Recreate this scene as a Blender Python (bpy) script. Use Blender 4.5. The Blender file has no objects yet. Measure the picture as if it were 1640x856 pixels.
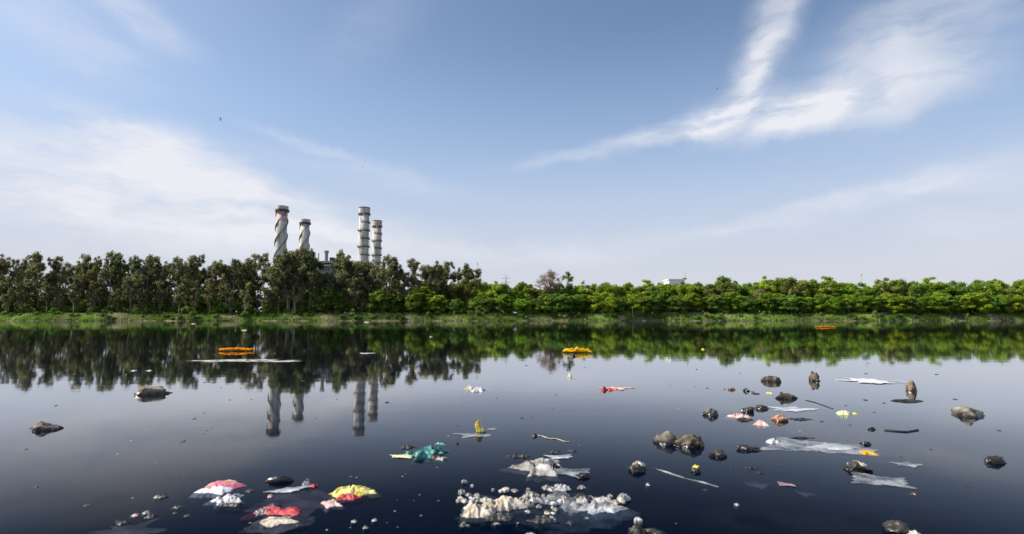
import bpy, math, random
import numpy as np
from mathutils import Vector, noise, Matrix
R = math.radians
random.seed(7); rng = np.random.default_rng(7)
S = bpy.context.scene
col = S.collection

# ------------------------------------------------------------------ camera
F = 861.0; PITCH = math.atan(82/861.0); CH = 1.0
cp, sp = math.cos(PITCH), math.sin(PITCH)
cam_d = bpy.data.cameras.new('camera'); cam = bpy.data.objects.new('camera', cam_d); col.objects.link(cam)
cam.location = (0, 0, CH); cam.rotation_euler = (R(90)+PITCH, 0, 0)
cam_d.sensor_width = 45.7; cam_d.lens = 24.0; cam_d.clip_end = 20000; cam_d.clip_start = 0.05
cam_d.dof.use_dof = True; cam_d.dof.focus_distance = 14.0; cam_d.dof.aperture_fstop = 3.2
S.camera = cam

def ray(px, py):
    u = (px-820)/F; v = (428-py)/F
    return Vector((u, cp-v*sp, sp+v*cp))
def at(px, py, z=0.0):                     # point of the photograph on a level plane
    d = ray(px, py); t = (z-CH)/d.z
    return Vector((0, 0, CH))+d*t
def far(px, py, Y):                        # point of the photograph at depth Y
    d = ray(px, py); return Vector((0, 0, CH))+d*(Y/d.y)
def azel(px, py):
    d = ray(px, py).normalized(); return math.atan2(d.x, d.y), math.asin(d.z)

# ------------------------------------------------------------------ world, sun, exposure
SUN_EL, SUN_AZ = R(42), R(-89)            # azimuth measured from +Y towards +X
w = bpy.data.worlds.new('World'); S.world = w; w.use_nodes = True
N = w.node_tree.nodes; L = w.node_tree.links; N.clear()
def nd(t, **k):
    n = N.new(t)
    for a, b in k.items(): setattr(n, a, b)
    return n
def wm(op, a, b=None, c=None, clamp=False):
    n = nd('ShaderNodeMath', operation=op); n.use_clamp = clamp
    for i, x in enumerate((a, b, c)):
        if x is None: continue
        if isinstance(x, (int, float)): n.inputs[i].default_value = x
        else: L.new(x, n.inputs[i])
    return n.outputs[0]
sky = nd('ShaderNodeTexSky', sky_type='NISHITA'); sky.sun_disc = False
sky.sun_elevation = SUN_EL; sky.sun_rotation = SUN_AZ; sky.air_density = 1.0; sky.dust_density = 1.6; sky.ozone_density = 2.2
tc = nd('ShaderNodeTexCoord'); sx = nd('ShaderNodeSeparateXYZ'); L.new(tc.outputs['Generated'], sx.inputs[0])
az = wm('ARCTAN2', sx.outputs[0], sx.outputs[1]); el = wm('ARCSINE', sx.outputs[2])
cv = nd('ShaderNodeCombineXYZ'); L.new(az, cv.inputs[0]); L.new(el, cv.inputs[1])
wn = nd('ShaderNodeTexNoise'); wn.inputs['Scale'].default_value = 5; wn.inputs['Detail'].default_value = 6; wn.inputs['Roughness'].default_value = 0.6
L.new(cv.outputs[0], wn.inputs['Vector'])
ws = nd('ShaderNodeVectorMath', operation='MULTIPLY_ADD'); ws.inputs[1].default_value = (0.11, 0.085, 0); ws.inputs[2].default_value = (-0.055, -0.0425, 0)
L.new(wn.outputs['Color'], ws.inputs[0])
wa = nd('ShaderNodeVectorMath', operation='ADD'); L.new(cv.outputs[0], wa.inputs[0]); L.new(ws.outputs[0], wa.inputs[1])
BLOBS = [ (1160, 184, 120, 46, 14, .62), (1265, 186, 120, 40, 12, .42),
  # photo px: centre x, y, half length, half width, angle, strength
 (1232, 40, 190, 52, 68, .62), (1205, 120, 120, 36, 62, .5), (1170, 182, 105, 36, 12, .95),
 (1060, 214, 190, 24, 13, .50), (930, 240, 220, 17, 12, .30), (1285, 182, 130, 42, 14, .80),
 (1385, 120, 175, 90, 28, .42), (1500, 70, 200, 110, 32, .38), (1470, 150, 130, 50, 12, .36),
 (1440, 310, 230, 26, 11, .50), (1220, 352, 260, 17, 10, .36), (1000, 400, 300, 30, 6, .25), (1600, 330, 200, 90, 5, .3),
 (215, 218, 150, 46, -14, .85), (300, 270, 240, 62, -10, .50), (260, 325, 310, 75, -5, .62), (60, 290, 240, 120, -5, .62),
 (430, 335, 330, 62, -10, .60), (520, 390, 360, 55, -3, .72), (500, 240, 140, 14, -12, .30), (600, 290, 260, 30, -8, .25),
 (225, 20, 130, 34, -20, .42), (120, 60, 190, 60, -15, .3), (600, 40, 180, 60, 30, .12), (820, 405, 260, 26, 4, .3)]
tot = None
for (bx, by, a, b, ang, s) in BLOBS:
    a0, e0 = azel(bx, by); k = 1.0/F
    m = nd('ShaderNodeMapping', vector_type='TEXTURE')
    m.inputs['Location'].default_value = (a0, e0, 0); m.inputs['Rotation'].default_value = (0, 0, R(ang))
    m.inputs['Scale'].default_value = (a*k*.95, b*k*1.1, 1)
    L.new(wa.outputs[0], m.inputs[0])
    g = nd('ShaderNodeTexGradient', gradient_type='QUADRATIC_SPHERE'); L.new(m.outputs[0], g.inputs[0])
    v = wm('MULTIPLY', g.outputs['Fac'], s*2.1)
    v = wm('MINIMUM', v, s)
    tot = v if tot is None else wm('ADD', tot, v)
# fine streaks inside the clouds
m2 = nd('ShaderNodeMapping'); m2.inputs['Rotation'].default_value = (0, 0, R(-18)); m2.inputs['Scale'].default_value = (5, 22, 1)
L.new(wa.outputs[0], m2.inputs[0])
n2 = nd('ShaderNodeTexNoise'); n2.inputs['Scale'].default_value = 1.0; n2.inputs['Detail'].default_value = 8; n2.inputs['Roughness'].default_value = .58
L.new(m2.outputs[0], n2.inputs['Vector'])
st = wm('MULTIPLY_ADD', n2.outputs[0], 3.0, -.72, clamp=True)
dens = wm('MULTIPLY', wm('MULTIPLY', tot, st), .88, clamp=True)
# haze of the lower air: blue-white, then pale grey towards the horizon
def ss(lo, hi):
    m = nd('ShaderNodeMapRange', interpolation_type='SMOOTHSTEP'); m.inputs[1].default_value = hi; m.inputs[2].default_value = lo; L.new(wm('ABSOLUTE', el), m.inputs[0]); return m.outputs[0]
v1 = wm('MULTIPLY', ss(.08, .55), .95); v2 = wm('MULTIPLY', ss(.0, .34), .97)
mixa = nd('ShaderNodeMix', data_type='RGBA'); L.new(v1, mixa.inputs[0]); L.new(sky.outputs[0], mixa.inputs[6]); mixa.inputs[7].default_value = (2.95, 3.9, 5.55, 1)
mixv = nd('ShaderNodeMix', data_type='RGBA'); L.new(v2, mixv.inputs[0]); L.new(mixa.outputs[2], mixv.inputs[6]); mixv.inputs[7].default_value = (4.5, 4.6, 4.98, 1)
mixc = nd('ShaderNodeMix', data_type='RGBA'); L.new(dens, mixc.inputs[0]); L.new(mixv.outputs[2], mixc.inputs[6]); mixc.inputs[7].default_value = (5.5, 5.6, 6.0, 1)
bg = nd('ShaderNodeBackground'); bg.inputs[1].default_value = 0.10; L.new(mixc.outputs[2], bg.inputs[0])
wo = nd('ShaderNodeOutputWorld'); L.new(bg.outputs[0], wo.inputs[0])

sd = bpy.data.lights.new('sun', 'SUN'); sd.energy = 4.8; sd.angle = R(.6); sd.color = (1, .93, .82)
sun = bpy.data.objects.new('sun', sd); col.objects.link(sun)
sv = Vector((math.sin(SUN_AZ)*math.cos(SUN_EL), math.cos(SUN_AZ)*math.cos(SUN_EL), math.sin(SUN_EL)))
sun.rotation_euler = sv.to_track_quat('Z', 'Y').to_euler(); sun.location = (-40, -10, 60)
S.view_settings.view_transform = 'Standard'; S.view_settings.look = 'None'; S.view_settings.gamma = 1
S.view_settings.exposure = 0.6
S.render.engine = 'CYCLES'
try:
    S.cycles.max_bounces = 8; S.cycles.transparent_max_bounces = 12
except Exception: pass

# ------------------------------------------------------------------ helpers
def tag(o, label=None, cat=None, group=None, kind=None):
    for k, v in (('label', label), ('category', cat), ('group', group), ('kind', kind)):
        if v: o[k] = v
    return o
def empty(name, loc):
    o = bpy.data.objects.new(name, None); o.location = loc; col.objects.link(o); return o
def mesh(name, V, Fc, smooth=False, tint=None):
    me = bpy.data.meshes.new(name); me.from_pydata([tuple(map(float, v)) for v in V], [], [tuple(map(int, f)) for f in Fc]); me.update()
    if smooth: me.polygons.foreach_set('use_smooth', [True]*len(me.polygons))
    if tint is not None:
        a = me.attributes.new('tint', 'FLOAT', 'FACE'); a.data.foreach_set('value', np.asarray(tint, dtype=np.float32))
    return me
def link(name, me, mat, parent=None, loc=None):
    o = bpy.data.objects.new(name, me); col.objects.link(o)
    if mat and not me.materials: me.materials.append(mat)
    if parent: o.parent = parent
    if loc is not None: o.location = loc
    return o
class MB:
    def __init__(s): s.V = []; s.F = []
    def add(s, V, Fc):
        b = len(s.V); s.V += [tuple(v) for v in V]; s.F += [tuple(i+b for i in f) for f in Fc]
    def box(s, x0, x1, y0, y1, z0, z1):
        s.add([(x0,y0,z0),(x1,y0,z0),(x1,y1,z0),(x0,y1,z0),(x0,y0,z1),(x1,y0,z1),(x1,y1,z1),(x0,y1,z1)],
              [(0,3,2,1),(4,5,6,7),(0,1,5,4),(1,2,6,5),(2,3,7,6),(3,0,4,7)])
    def tube(s, pts, rad, n=6):
        pts = [Vector(p) for p in pts]; V = []; Fc = []
        for i, p in enumerate(pts):
            t = (pts[min(i+1, len(pts)-1)]-pts[max(i-1, 0)]).normalized()
            a = t.cross(Vector((0.13, 1, 0.05))).normalized()
            if a.length < .1: a = t.cross(Vector((1, 0, 0))).normalized()
            b = t.cross(a); r = rad[i] if hasattr(rad, '__len__') else rad
            for k in range(n):
                th = 2*math.pi*k/n; V.append(p+a*r*math.cos(th)+b*r*math.sin(th))
        for i in range(len(pts)-1):
            for k in range(n):
                Fc.append((i*n+k, i*n+(k+1) % n, (i+1)*n+(k+1) % n, (i+1)*n+k))
        Fc.append(tuple(range(n))[::-1]); Fc.append(tuple((len(pts)-1)*n+k for k in range(n)))
        s.add(V, Fc)
    def lathe(s, prof, n=48, x=0, y=0, cap=True):
        V = []; Fc = []
        for r, z in prof:
            for k in range(n):
                th = 2*math.pi*k/n; V.append((x+r*math.cos(th), y+r*math.sin(th), z))
        for i in range(len(prof)-1):
            for k in range(n): Fc.append((i*n+k, i*n+(k+1) % n, (i+1)*n+(k+1) % n, (i+1)*n+k))
        if cap: Fc.append(tuple(range(n))[::-1]); Fc.append(tuple((len(prof)-1)*n+k for k in range(n)))
        s.add(V, Fc)
    def arc(s, r0, r1, z0, z1, a0, a1, n=40, rise=0.0):   # annular slab between two angles
        V = []; Fc = []
        for i in range(n+1):
            a = a0+(a1-a0)*i/n; dz = rise*i/n
            for r, z in ((r0, z0), (r1, z0), (r1, z1), (r0, z1)): V.append((r*math.cos(a), r*math.sin(a), z+dz))
        for i in range(n):
            b = i*4
            for k in range(4): Fc.append((b+k, b+4+k, b+4+(k+1) % 4, b+(k+1) % 4))
        Fc.append((0,1,2,3)); Fc.append((n*4+3,n*4+2,n*4+1,n*4))
        s.add(V, Fc)
    def build(s, name, mat, parent=None, loc=None, smooth=False):
        return link(name, mesh(name, s.V, s.F, smooth), mat, parent, loc)

def material(name, colors, scale=3.0, rough=.8, bump=0.0, bscale=None, transl=0.0, detail=6, alpha=1.0, tint=0.0, spec=.5, stretch=(1, 1, 1), wet=0.0, lo=.35, hi=.65, objrand=0.0, bdist=.02, world=False):
    """colors: list blended by fractal noise. tint: strength of the face attribute. wet: height of a wet dark band over the water."""
    m = bpy.data.materials.new(name); m.use_nodes = True; nt = m.node_tree; n = nt.nodes; l = nt.links; n.clear()
    tcn = n.new('ShaderNodeTexCoord'); mp = n.new('ShaderNodeMapping'); mp.inputs['Scale'].default_value = stretch
    if world:
        ge = n.new('ShaderNodeNewGeometry'); l.new(ge.outputs['Position'], mp.inputs[0])
    else: l.new(tcn.outputs['Object'], mp.inputs[0])
    nz = n.new('ShaderNodeTexNoise'); nz.inputs['Scale'].default_value = scale; nz.inputs['Detail'].default_value = detail; nz.inputs['Roughness'].default_value = .62
    l.new(mp.outputs[0], nz.inputs['Vector'])
    cr = n.new('ShaderNodeValToRGB'); e = cr.color_ramp.elements
    k = len(colors)
    e[0].position = lo; e[0].color = (*colors[0], 1); e[1].position = hi if k > 1 else 1; e[1].color = (*colors[-1], 1)
    for i in range(1, k-1):
        q = e.new(lo+(hi-lo)*i/(k-1)); q.color = (*colors[i], 1)
    l.new(nz.outputs[0], cr.inputs[0]); c = cr.outputs[0]
    def mul(c, fac_out):
        mx = n.new('ShaderNodeMix'); mx.data_type = 'RGBA'; mx.blend_type = 'MULTIPLY'; mx.inputs[0].default_value = 1
        l.new(c, mx.inputs[6]); l.new(fac_out, mx.inputs[7]); return mx.outputs[2]
    def mr(src, a, b, x0=0, x1=1):
        q = n.new('ShaderNodeMapRange'); q.inputs[1].default_value = x0; q.inputs[2].default_value = x1; q.inputs[3].default_value = a; q.inputs[4].default_value = b
        l.new(src, q.inputs[0]); return q.outputs[0]
    if tint:
        at_ = n.new('ShaderNodeAttribute'); at_.attribute_name = 'tint'; c = mul(c, mr(at_.outputs['Fac'], 1-tint, 1+tint))
    if objrand:
        oi = n.new('ShaderNodeObjectInfo'); hs = n.new('ShaderNodeHueSaturation')
        l.new(mr(oi.outputs['Random'], .5-objrand*.12, .5+objrand*.10), hs.inputs['Hue'])
        r2 = n.new('ShaderNodeMath'); r2.operation = 'FRACT'; r3 = n.new('ShaderNodeMath'); r3.operation = 'MULTIPLY'; r3.inputs[1].default_value = 7.31
        l.new(oi.outputs['Random'], r3.inputs[0]); l.new(r3.outputs[0], r2.inputs[0])
        l.new(mr(r2.outputs[0], 1-objrand, 1+objrand), hs.inputs['Value']); l.new(c, hs.inputs['Color']); c = hs.outputs[0]
    ro = None
    if wet:
        gp = n.new('ShaderNodeNewGeometry'); sp_ = n.new('ShaderNodeSeparateXYZ'); l.new(gp.outputs['Position'], sp_.inputs[0])
        ad = n.new('ShaderNodeMath'); ad.operation = 'MULTIPLY_ADD'; ad.inputs[1].default_value = -wet*1.2; l.new(nz.outputs[0], ad.inputs[0]); l.new(sp_.outputs[2], ad.inputs[2])
        c = mul(c, mr(ad.outputs[0], .22, 1, -wet*.3, wet*.5)); ro = mr(ad.outputs[0], .22, rough, -wet*.3, wet*.5)
    p = n.new('ShaderNodeBsdfPrincipled'); l.new(c, p.inputs['Base Color']); p.inputs['Roughness'].default_value = rough
    p.inputs['Specular IOR Level'].default_value = spec
    if ro is not None: l.new(ro, p.inputs['Roughness'])
    if bump:
        nb = n.new('ShaderNodeTexNoise'); nb.inputs['Scale'].default_value = bscale or scale*3; nb.inputs['Detail'].default_value = 5
        l.new(mp.outputs[0], nb.inputs['Vector']); bp = n.new('ShaderNodeBump'); bp.inputs['Strength'].default_value = bump; bp.inputs['Distance'].default_value = bdist
        l.new(nb.outputs[0], bp.inputs['Height']); l.new(bp.outputs[0], p.inputs['Normal'])
    sh = p.outputs[0]
    if transl:
        t = n.new('ShaderNodeBsdfTranslucent'); l.new(c, t.inputs[0]); ms = n.new('ShaderNodeMixShader'); ms.inputs[0].default_value = transl
        l.new(sh, ms.inputs[1]); l.new(t.outputs[0], ms.inputs[2]); sh = ms.outputs[0]
    if alpha < 1:
        tr = n.new('ShaderNodeBsdfTransparent'); ms = n.new('ShaderNodeMixShader')
        # creases of a film are denser than its flat parts
        l.new(mr(nz.outputs[0], max(0, alpha-.25), min(1, alpha+.24), .35, .65), ms.inputs[0]); l.new(tr.outputs[0], ms.inputs[1]); l.new(sh, ms.inputs[2]); sh = ms.outputs[0]
    o = n.new('ShaderNodeOutputMaterial'); l.new(sh, o.inputs[0]); return m

# ------------------------------------------------------------------ ground (riverbed, far bank, land to the horizon)
def edge(x):                                # y of the far waterline
    return 196+1.6*math.sin(x*.045)+1.1*math.sin(x*.13+1)+.8*noise.noise(Vector((x*.25, 0, 3)))
def ground_z(x, y):
    e = edge(x)
    if y < 0: return min(1.2, -.9+(-y)*.28) if y < -1.5 else -.9+(-y)*.3
    d = y-e
    if d < 0: return max(-.9, d*.25-.02)
    b = 2.9*(1-math.exp(-d/3.2))
    return b+.35*noise.noise(Vector((x*.12, y*.2, 0)))*min(1, d/3)
xs = list(np.concatenate([np.linspace(-3500, -260, 14), np.arange(-256, 257, 2.0), np.linspace(260, 3500, 14)]))
ys = list(np.concatenate([np.linspace(-400, -3, 10), [-1.5, 0, 10, 60, 120, 170], np.arange(184, 216, .8), np.linspace(218, 300, 14), [400, 700, 1500, 4000, 9000]]))
V = [(x, y, ground_z(x, y)) for y in ys for x in xs]
nx = len(xs); Fc = [(j*nx+i, j*nx+i+1, (j+1)*nx+i+1, (j+1)*nx+i) for j in range(len(ys)-1) for i in range(nx-1)]
m_ground = material('bank_earth', [(.035, .04, .015), (.09, .085, .04), (.16, .13, .08)], scale=.22, rough=.95, bump=.5, bscale=2.5, bdist=.2, detail=8, world=True)
g = link('ground', mesh('ground', V, Fc, True), m_ground); tag(g, kind='structure')

# water
mw = bpy.data.materials.new('river_water'); mw.use_nodes = True; n = mw.node_tree.nodes; l = mw.node_tree.links; n.clear()
geo = n.new('ShaderNodeNewGeometry'); mp = n.new('ShaderNodeMapping'); mp.inputs['Scale'].default_value = (.7, 1.6, 1); l.new(geo.outputs['Position'], mp.inputs[0])
na = n.new('ShaderNodeTexNoise'); na.inputs['Scale'].default_value = 1.3; na.inputs['Detail'].default_value = 4; l.new(mp.outputs[0], na.inputs['Vector'])
bp = n.new('ShaderNodeBump'); bp.inputs['Strength'].default_value = 1; bp.inputs['Distance'].default_value = .0009; l.new(na.outputs[0], bp.inputs['Height'])
fr = n.new('ShaderNodeFresnel'); fr.inputs[0].default_value = 1.333; l.new(bp.outputs[0], fr.inputs['Normal'])
fc = n.new('ShaderNodeFloatCurve'); l.new(fr.outputs[0], fc.inputs['Value']); cu = fc.mapping.curves[0]   # reflection strength hand-shaped over Fresnel: weak mirror looking down, strong at grazing
for px_, py_ in ((.15, .010), (.20, .055), (.33, .29), (.60, .80)): cu.points.new(px_, py_)
fc.mapping.update()
gl = n.new('ShaderNodeBsdfGlossy'); gl.inputs['Roughness'].default_value = .03; gl.inputs['Color'].default_value = (.96, .975, 1, 1); l.new(bp.outputs[0], gl.inputs['Normal'])
tr = n.new('ShaderNodeBsdfTransparent'); tr.inputs[0].default_value = (.50, .58, .66, 1)
df = n.new('ShaderNodeBsdfDiffuse'); df.inputs[0].default_value = (.0014, .008, .028, 1)
m1 = n.new('ShaderNodeMixShader'); m1.inputs[0].default_value = .30; l.new(tr.outputs[0], m1.inputs[1]); l.new(df.outputs[0], m1.inputs[2])
m2_ = n.new('ShaderNodeMixShader'); l.new(fc.outputs[0], m2_.inputs[0]); l.new(m1.outputs[0], m2_.inputs[1]); l.new(gl.outputs[0], m2_.inputs[2])
o = n.new('ShaderNodeOutputMaterial'); l.new(m2_.outputs[0], o.inputs[0])
water = link('water', mesh('water', [(-3400, -40, 0), (3400, -40, 0), (3400, 206, 0), (-3400, 206, 0)], [(0, 1, 2, 3)]), mw); tag(water, kind='structure')
m_bed = material('silt', [(.006, .007, .008), (.014, .013, .012)], scale=1.2, rough=1, world=True)
bd = link('riverbed', mesh('riverbed', [(-3400, -2, -.6), (3400, -2, -.6), (3400, 193, -.6), (-3400, 193, -.6)], [(0, 1, 2, 3)]), m_bed); tag(bd, kind='structure')

# ------------------------------------------------------------------ foliage builders
def leaves(clumps, per, size, droop=0.0, flat=.75, aspect=.55, inner=.35):
    """leaf-spray faces spread through clumps (x,y,z,r,tint)"""
    C = np.array(clumps); nC = len(C); cnt = np.maximum(8, (per*(C[:, 3]/C[:, 3].mean())**2).astype(int))
    idx = np.repeat(np.arange(nC), cnt); n_ = len(idx)
    d = rng.normal(size=(n_, 3)); d /= np.linalg.norm(d, axis=1)[:, None]
    rr = (inner+(1-inner)*rng.random(n_)**.6)*C[idx, 3]*(1+.18*rng.normal(size=n_))
    P = C[idx, :3]+d*rr[:, None]*np.array([1, 1, flat])
    nrm = d*.7+rng.normal(size=(n_, 3))*.6+np.array([0, 0, .45*(1-droop)]); nrm /= np.linalg.norm(nrm, axis=1)[:, None]
    t = np.cross(nrm, rng.normal(size=(n_, 3))); t[:, 2] -= droop*1.4
    t -= nrm*(t*nrm).sum(1)[:, None]; t /= np.linalg.norm(t, axis=1)[:, None]
    b = np.cross(nrm, t); s = size*(.6+.8*rng.random(n_))
    t = t*s[:, None]; b = b*(s*aspect)[:, None]
    Vv = np.stack([P-t, P-b*.9-t*.1, P+t, P+b*1.0+t*.15], 1).reshape(-1, 3)
    Fv = np.arange(n_*4).reshape(-1, 4)
    return Vv, Fv, np.clip(C[idx, 4]+rng.normal(size=n_)*.13, 0, 1)

def euc_mesh(seed, H, spread=2.6, dens=1.0):
    r = random.Random(seed); tb = MB(); lean = (r.uniform(-1.2, 1.2), r.uniform(-.8, .8)); wob = r.random()*6
    def axis(t): return Vector((lean[0]*t+.35*math.sin(t*4+wob), lean[1]*t+.3*math.cos(t*3.3+wob), H*t))
    fork = r.uniform(.35, .55)
    tb.tube([axis(i/10*.93)-Vector((0, 0, .5 if i == 0 else 0)) for i in range(11)], [.26*(1-.085*i) for i in range(11)], 6)
    cl = []
    nl = r.randint(15, 20)
    for i in range(nl):
        t0 = r.uniform(.12, .82) if i > 1 else fork; a = r.uniform(0, 6.28); ln = r.uniform(.5, 1)*spread*(1.15-.7*max(0, t0-.5))
        p0 = axis(t0); tip = p0+Vector((math.cos(a)*ln, math.sin(a)*ln, ln*r.uniform(.8, 1.7)))
        tip.z = min(tip.z, H*.97); mid = (p0+tip)/2+Vector((0, 0, -.25))
        tb.tube([p0, mid, tip], [.12, .08, .03], 5)
        tn = r.uniform(.2, .8)
        for k in range(r.randint(3, 6)):
            cl.append((tip.x+r.uniform(-1.1, 1.1), tip.y+r.uniform(-1.1, 1.1), tip.z+r.uniform(-1.3, .7), r.uniform(.4, .95), min(1, max(0, tn+r.uniform(-.2, .2)))))
        if r.random() < .6: cl.append((mid.x+r.uniform(-.5, .5), mid.y, mid.z-.4, r.uniform(.5, .9), tn))
    for i in range(6):
        q = axis(.82+.17*i/5); cl.append((q.x+r.uniform(-1, 1), q.y+r.uniform(-.8, .8), q.z-r.uniform(0, .6), r.uniform(.6, 1.15), r.uniform(.3, .9)))
    lv = leaves(cl, int(80*dens), .27, droop=.8, flat=1.15, aspect=.42, inner=.15)
    return mesh('trunk', tb.V, tb.F, True), mesh('crown', lv[0], lv[1], tint=lv[2])

def broad_mesh(seed, H, W, layered=False, leaf=.25, per=230):
    r = random.Random(seed); tb = MB(); cl = []
    tb.tube([(0, 0, -.5), (.1, 0, H*.15), (.25, .1, H*.32)], [.34, .28, .22], 7)
    nb = r.randint(8, 11); top = Vector((.25, .1, H*.3))
    ax, ay = W/2, W/2*r.uniform(.8, 1)
    def skin(a, e, q): return Vector((math.cos(a)*math.cos(e)*ax*q, math.sin(a)*math.cos(e)*ay*q, H*.47+math.sin(e)*H*.52*q))
    for i in range(nb):
        a = 6.28*i/nb+r.uniform(-.3, .3); e = r.uniform(0, 1.2); tip = skin(a, e, .75)
        tb.tube([top, (top+tip)/2+Vector((0, 0, .4)), tip], [.15, .1, .04], 5)
    nclu = int(74*(W/10)*(H/11))
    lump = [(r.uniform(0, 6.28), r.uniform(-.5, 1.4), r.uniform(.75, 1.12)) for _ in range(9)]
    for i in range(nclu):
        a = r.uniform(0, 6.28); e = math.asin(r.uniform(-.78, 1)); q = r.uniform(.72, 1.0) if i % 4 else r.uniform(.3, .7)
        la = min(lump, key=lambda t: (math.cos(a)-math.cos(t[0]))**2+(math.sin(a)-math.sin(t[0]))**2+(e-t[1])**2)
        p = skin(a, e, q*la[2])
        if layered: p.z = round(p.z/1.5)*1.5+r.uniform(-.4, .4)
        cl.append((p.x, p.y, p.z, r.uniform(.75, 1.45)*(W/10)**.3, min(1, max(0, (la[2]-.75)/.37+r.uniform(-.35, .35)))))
    lv = leaves(cl, per, leaf, flat=.55 if layered else .72, aspect=.6, inner=.25)
    return mesh('trunk', tb.V, tb.F, True), mesh('crown', lv[0], lv[1], tint=lv[2])

def bush_mesh(seed, H, W):
    r = random.Random(seed); tb = MB(); cl = []
    for i in range(7):
        a = r.uniform(0, 6.28); tip = Vector((math.cos(a)*W*.3, math.sin(a)*W*.3, H*r.uniform(.5, .85)))
        tb.tube([(0, 0, -.2), tip*.5, tip], [.06, .045, .02], 4)
    for i in range(int(16*max(1, W/3))):
        a = r.uniform(0, 6.28); q = r.random()**.6; cl.append((math.cos(a)*W*.45*q, math.sin(a)*W*.35*q, H*r.uniform(.15, 1)*(1-.45*q*q), r.uniform(.35, .7), r.random()))
    lv = leaves(cl, 60, .19, flat=.8, aspect=.5, inner=.2)
    return mesh('stem', tb.V, tb.F, True), mesh('foliage', lv[0], lv[1], tint=lv[2])

m_bark = material('pale_bark', [(.16, .14, .11), (.34, .31, .26)], scale=1.2, rough=.9, stretch=(3, 3, .5))
m_bark2 = material('brown_bark', [(.05, .04, .03), (.12, .10, .07)], scale=1.5, rough=.95, stretch=(3, 3, .6))
m_euc = material('eucalyptus_leaves', [(.075, .088, .03), (.18, .19, .065), (.33, .30, .12)], scale=.4, rough=.62, transl=.3, tint=.5, objrand=.2, spec=.35)
m_green = material('bright_leaves', [(.10, .19, .012), (.20, .32, .018), (.33, .40, .03)], scale=.28, rough=.6, transl=.42, tint=.45, objrand=.13, spec=.3)
m_dark = material('dark_leaves', [(.06, .14, .018), (.135, .24, .022), (.22, .31, .035)], scale=.35, rough=.6, transl=.35, tint=.45, objrand=.14, spec=.3)
m_olive = material('olive_leaves', [(.10, .13, .02), (.18, .20, .03), (.26, .26, .05)], scale=.4, rough=.65, transl=.28, tint=.4, objrand=.1, spec=.3)
m_pink = material('dry_twigs', [(.20, .13, .105), (.30, .20, .165)], scale=.8, rough=.85, transl=.15, tint=.35, objrand=.1)
m_bushg = material('bush_leaves', [(.08, .15, .02), (.14, .23, .03), (.22, .28, .06)], scale=.6, rough=.65, transl=.3, tint=.5, objrand=.3, spec=.3)

def with_mat(pair, mt, ml):
    pair[0].materials.append(mt); pair[1].materials.append(ml); return pair
EUC = [with_mat(euc_mesh(10+i, 20, sp_), m_bark, m_euc) for i, sp_ in enumerate((2.4, 2.9, 2.0, 3.3, 2.6, 3.0, 2.2, 3.5))]
BRO = [with_mat(broad_mesh(40+i, 12, W, lay), m_bark2, m_green) for i, (W, lay) in enumerate(((12, 0), (14, 1), (11, 0), (15, 0), (12, 0), (13, 0)))]
BRD = [with_mat((a.copy(), b.copy()), m_bark2, m_dark) if False else None for a, b in BRO]
def recolor(pair, ml):
    b = pair[1].copy(); b.materials.clear(); b.materials.append(ml); return (pair[0], b)
BRD = [recolor(p, m_dark) for p in BRO]; BRL = [recolor(p, m_olive) for p in BRO]
BUS = [with_mat(bush_mesh(70+i, h, wd), m_bark2, m_bushg) for i, (h, wd) in enumerate(((2.2, 3), (1.6, 3.6), (3.0, 3.4), (1.3, 2.4)))]
BUD = [recolor(p, m_dark) for p in BUS]

TREES = []
def plant(kind, pair, px, toppy, Y, baseH, parts=('trunk', 'crown'), wide=1.0):
    top = far(px, toppy, Y); gz = ground_z(top.x, Y); H = top.z-gz
    s = H/baseH; e = empty(kind, (top.x, Y, gz)); e.rotation_euler = (random.gauss(0, .035), random.gauss(0, .035), random.uniform(0, 6.28))
    if kind.startswith('euc'): wide *= random.uniform(.85, 1.35)
    a = link(parts[0], pair[0], None, e); b = link(parts[1], pair[1], None, e)
    q = (s*.5+.5)*wide if kind.startswith('euc') else s*wide
    e.scale = (q, q, s); TREES.append([px, Y, e, kind, toppy]); return e

# eucalyptus belt (photo x, crown-top y); three depths
euc_front = [(-160,414),(-128,408),(-96,418),(-62,410),(-30,416),(2,408),(34,415),(66,407),(98,413),(128,409),(158,412),
 (180,405),(197,409),(226,413),(243,410),(262,419),(281,413),(301,412),(318,410),(337,419),(356,418),(376,417),(394,416),(416,408),
 (446,411),(466,404),(486,399),(503,402),(512,437),(521,441),(531,436),(541,440),(549,404),(562,411),(582,420),(600,417),(618,411),(638,418),(661,416),(678,426),(693,418),(718,421),(743,424),(754,431)]
for i, (px, ty) in enumerate(euc_front):
    Y = 208+random.uniform(-2, 5)
    if px in (416, 718, 743, 754): Y = 222
    t = EUC[(i*3+i//5) % 8]
    plant('eucalyptus_tree', t, px, ty+1.5, Y, 19.5)
for i, px in enumerate(range(-165, 700, 21)):
    px += random.uniform(-6, 6)
    if 402 < px < 412 or 424 < px < 438 or 508 < px < 545: continue
    plant('eucalyptus_tree', EUC[(i*5+2) % 8], px, (424 if px < 440 else 430)+random.uniform(-3, 10), 219+random.uniform(-2, 4), 19.5, wide=1.1)
for i, px in enumerate(range(-170, 640, 27)):       # younger, shorter trees along the bank edge
    px += random.uniform(-9, 9)
    plant('young_eucalyptus_tree', EUC[(i*3+5) % 8], px, 455+random.uniform(-9, 14), 201.8+random.uniform(-1, 2), 19.5, wide=1.0)
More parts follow.
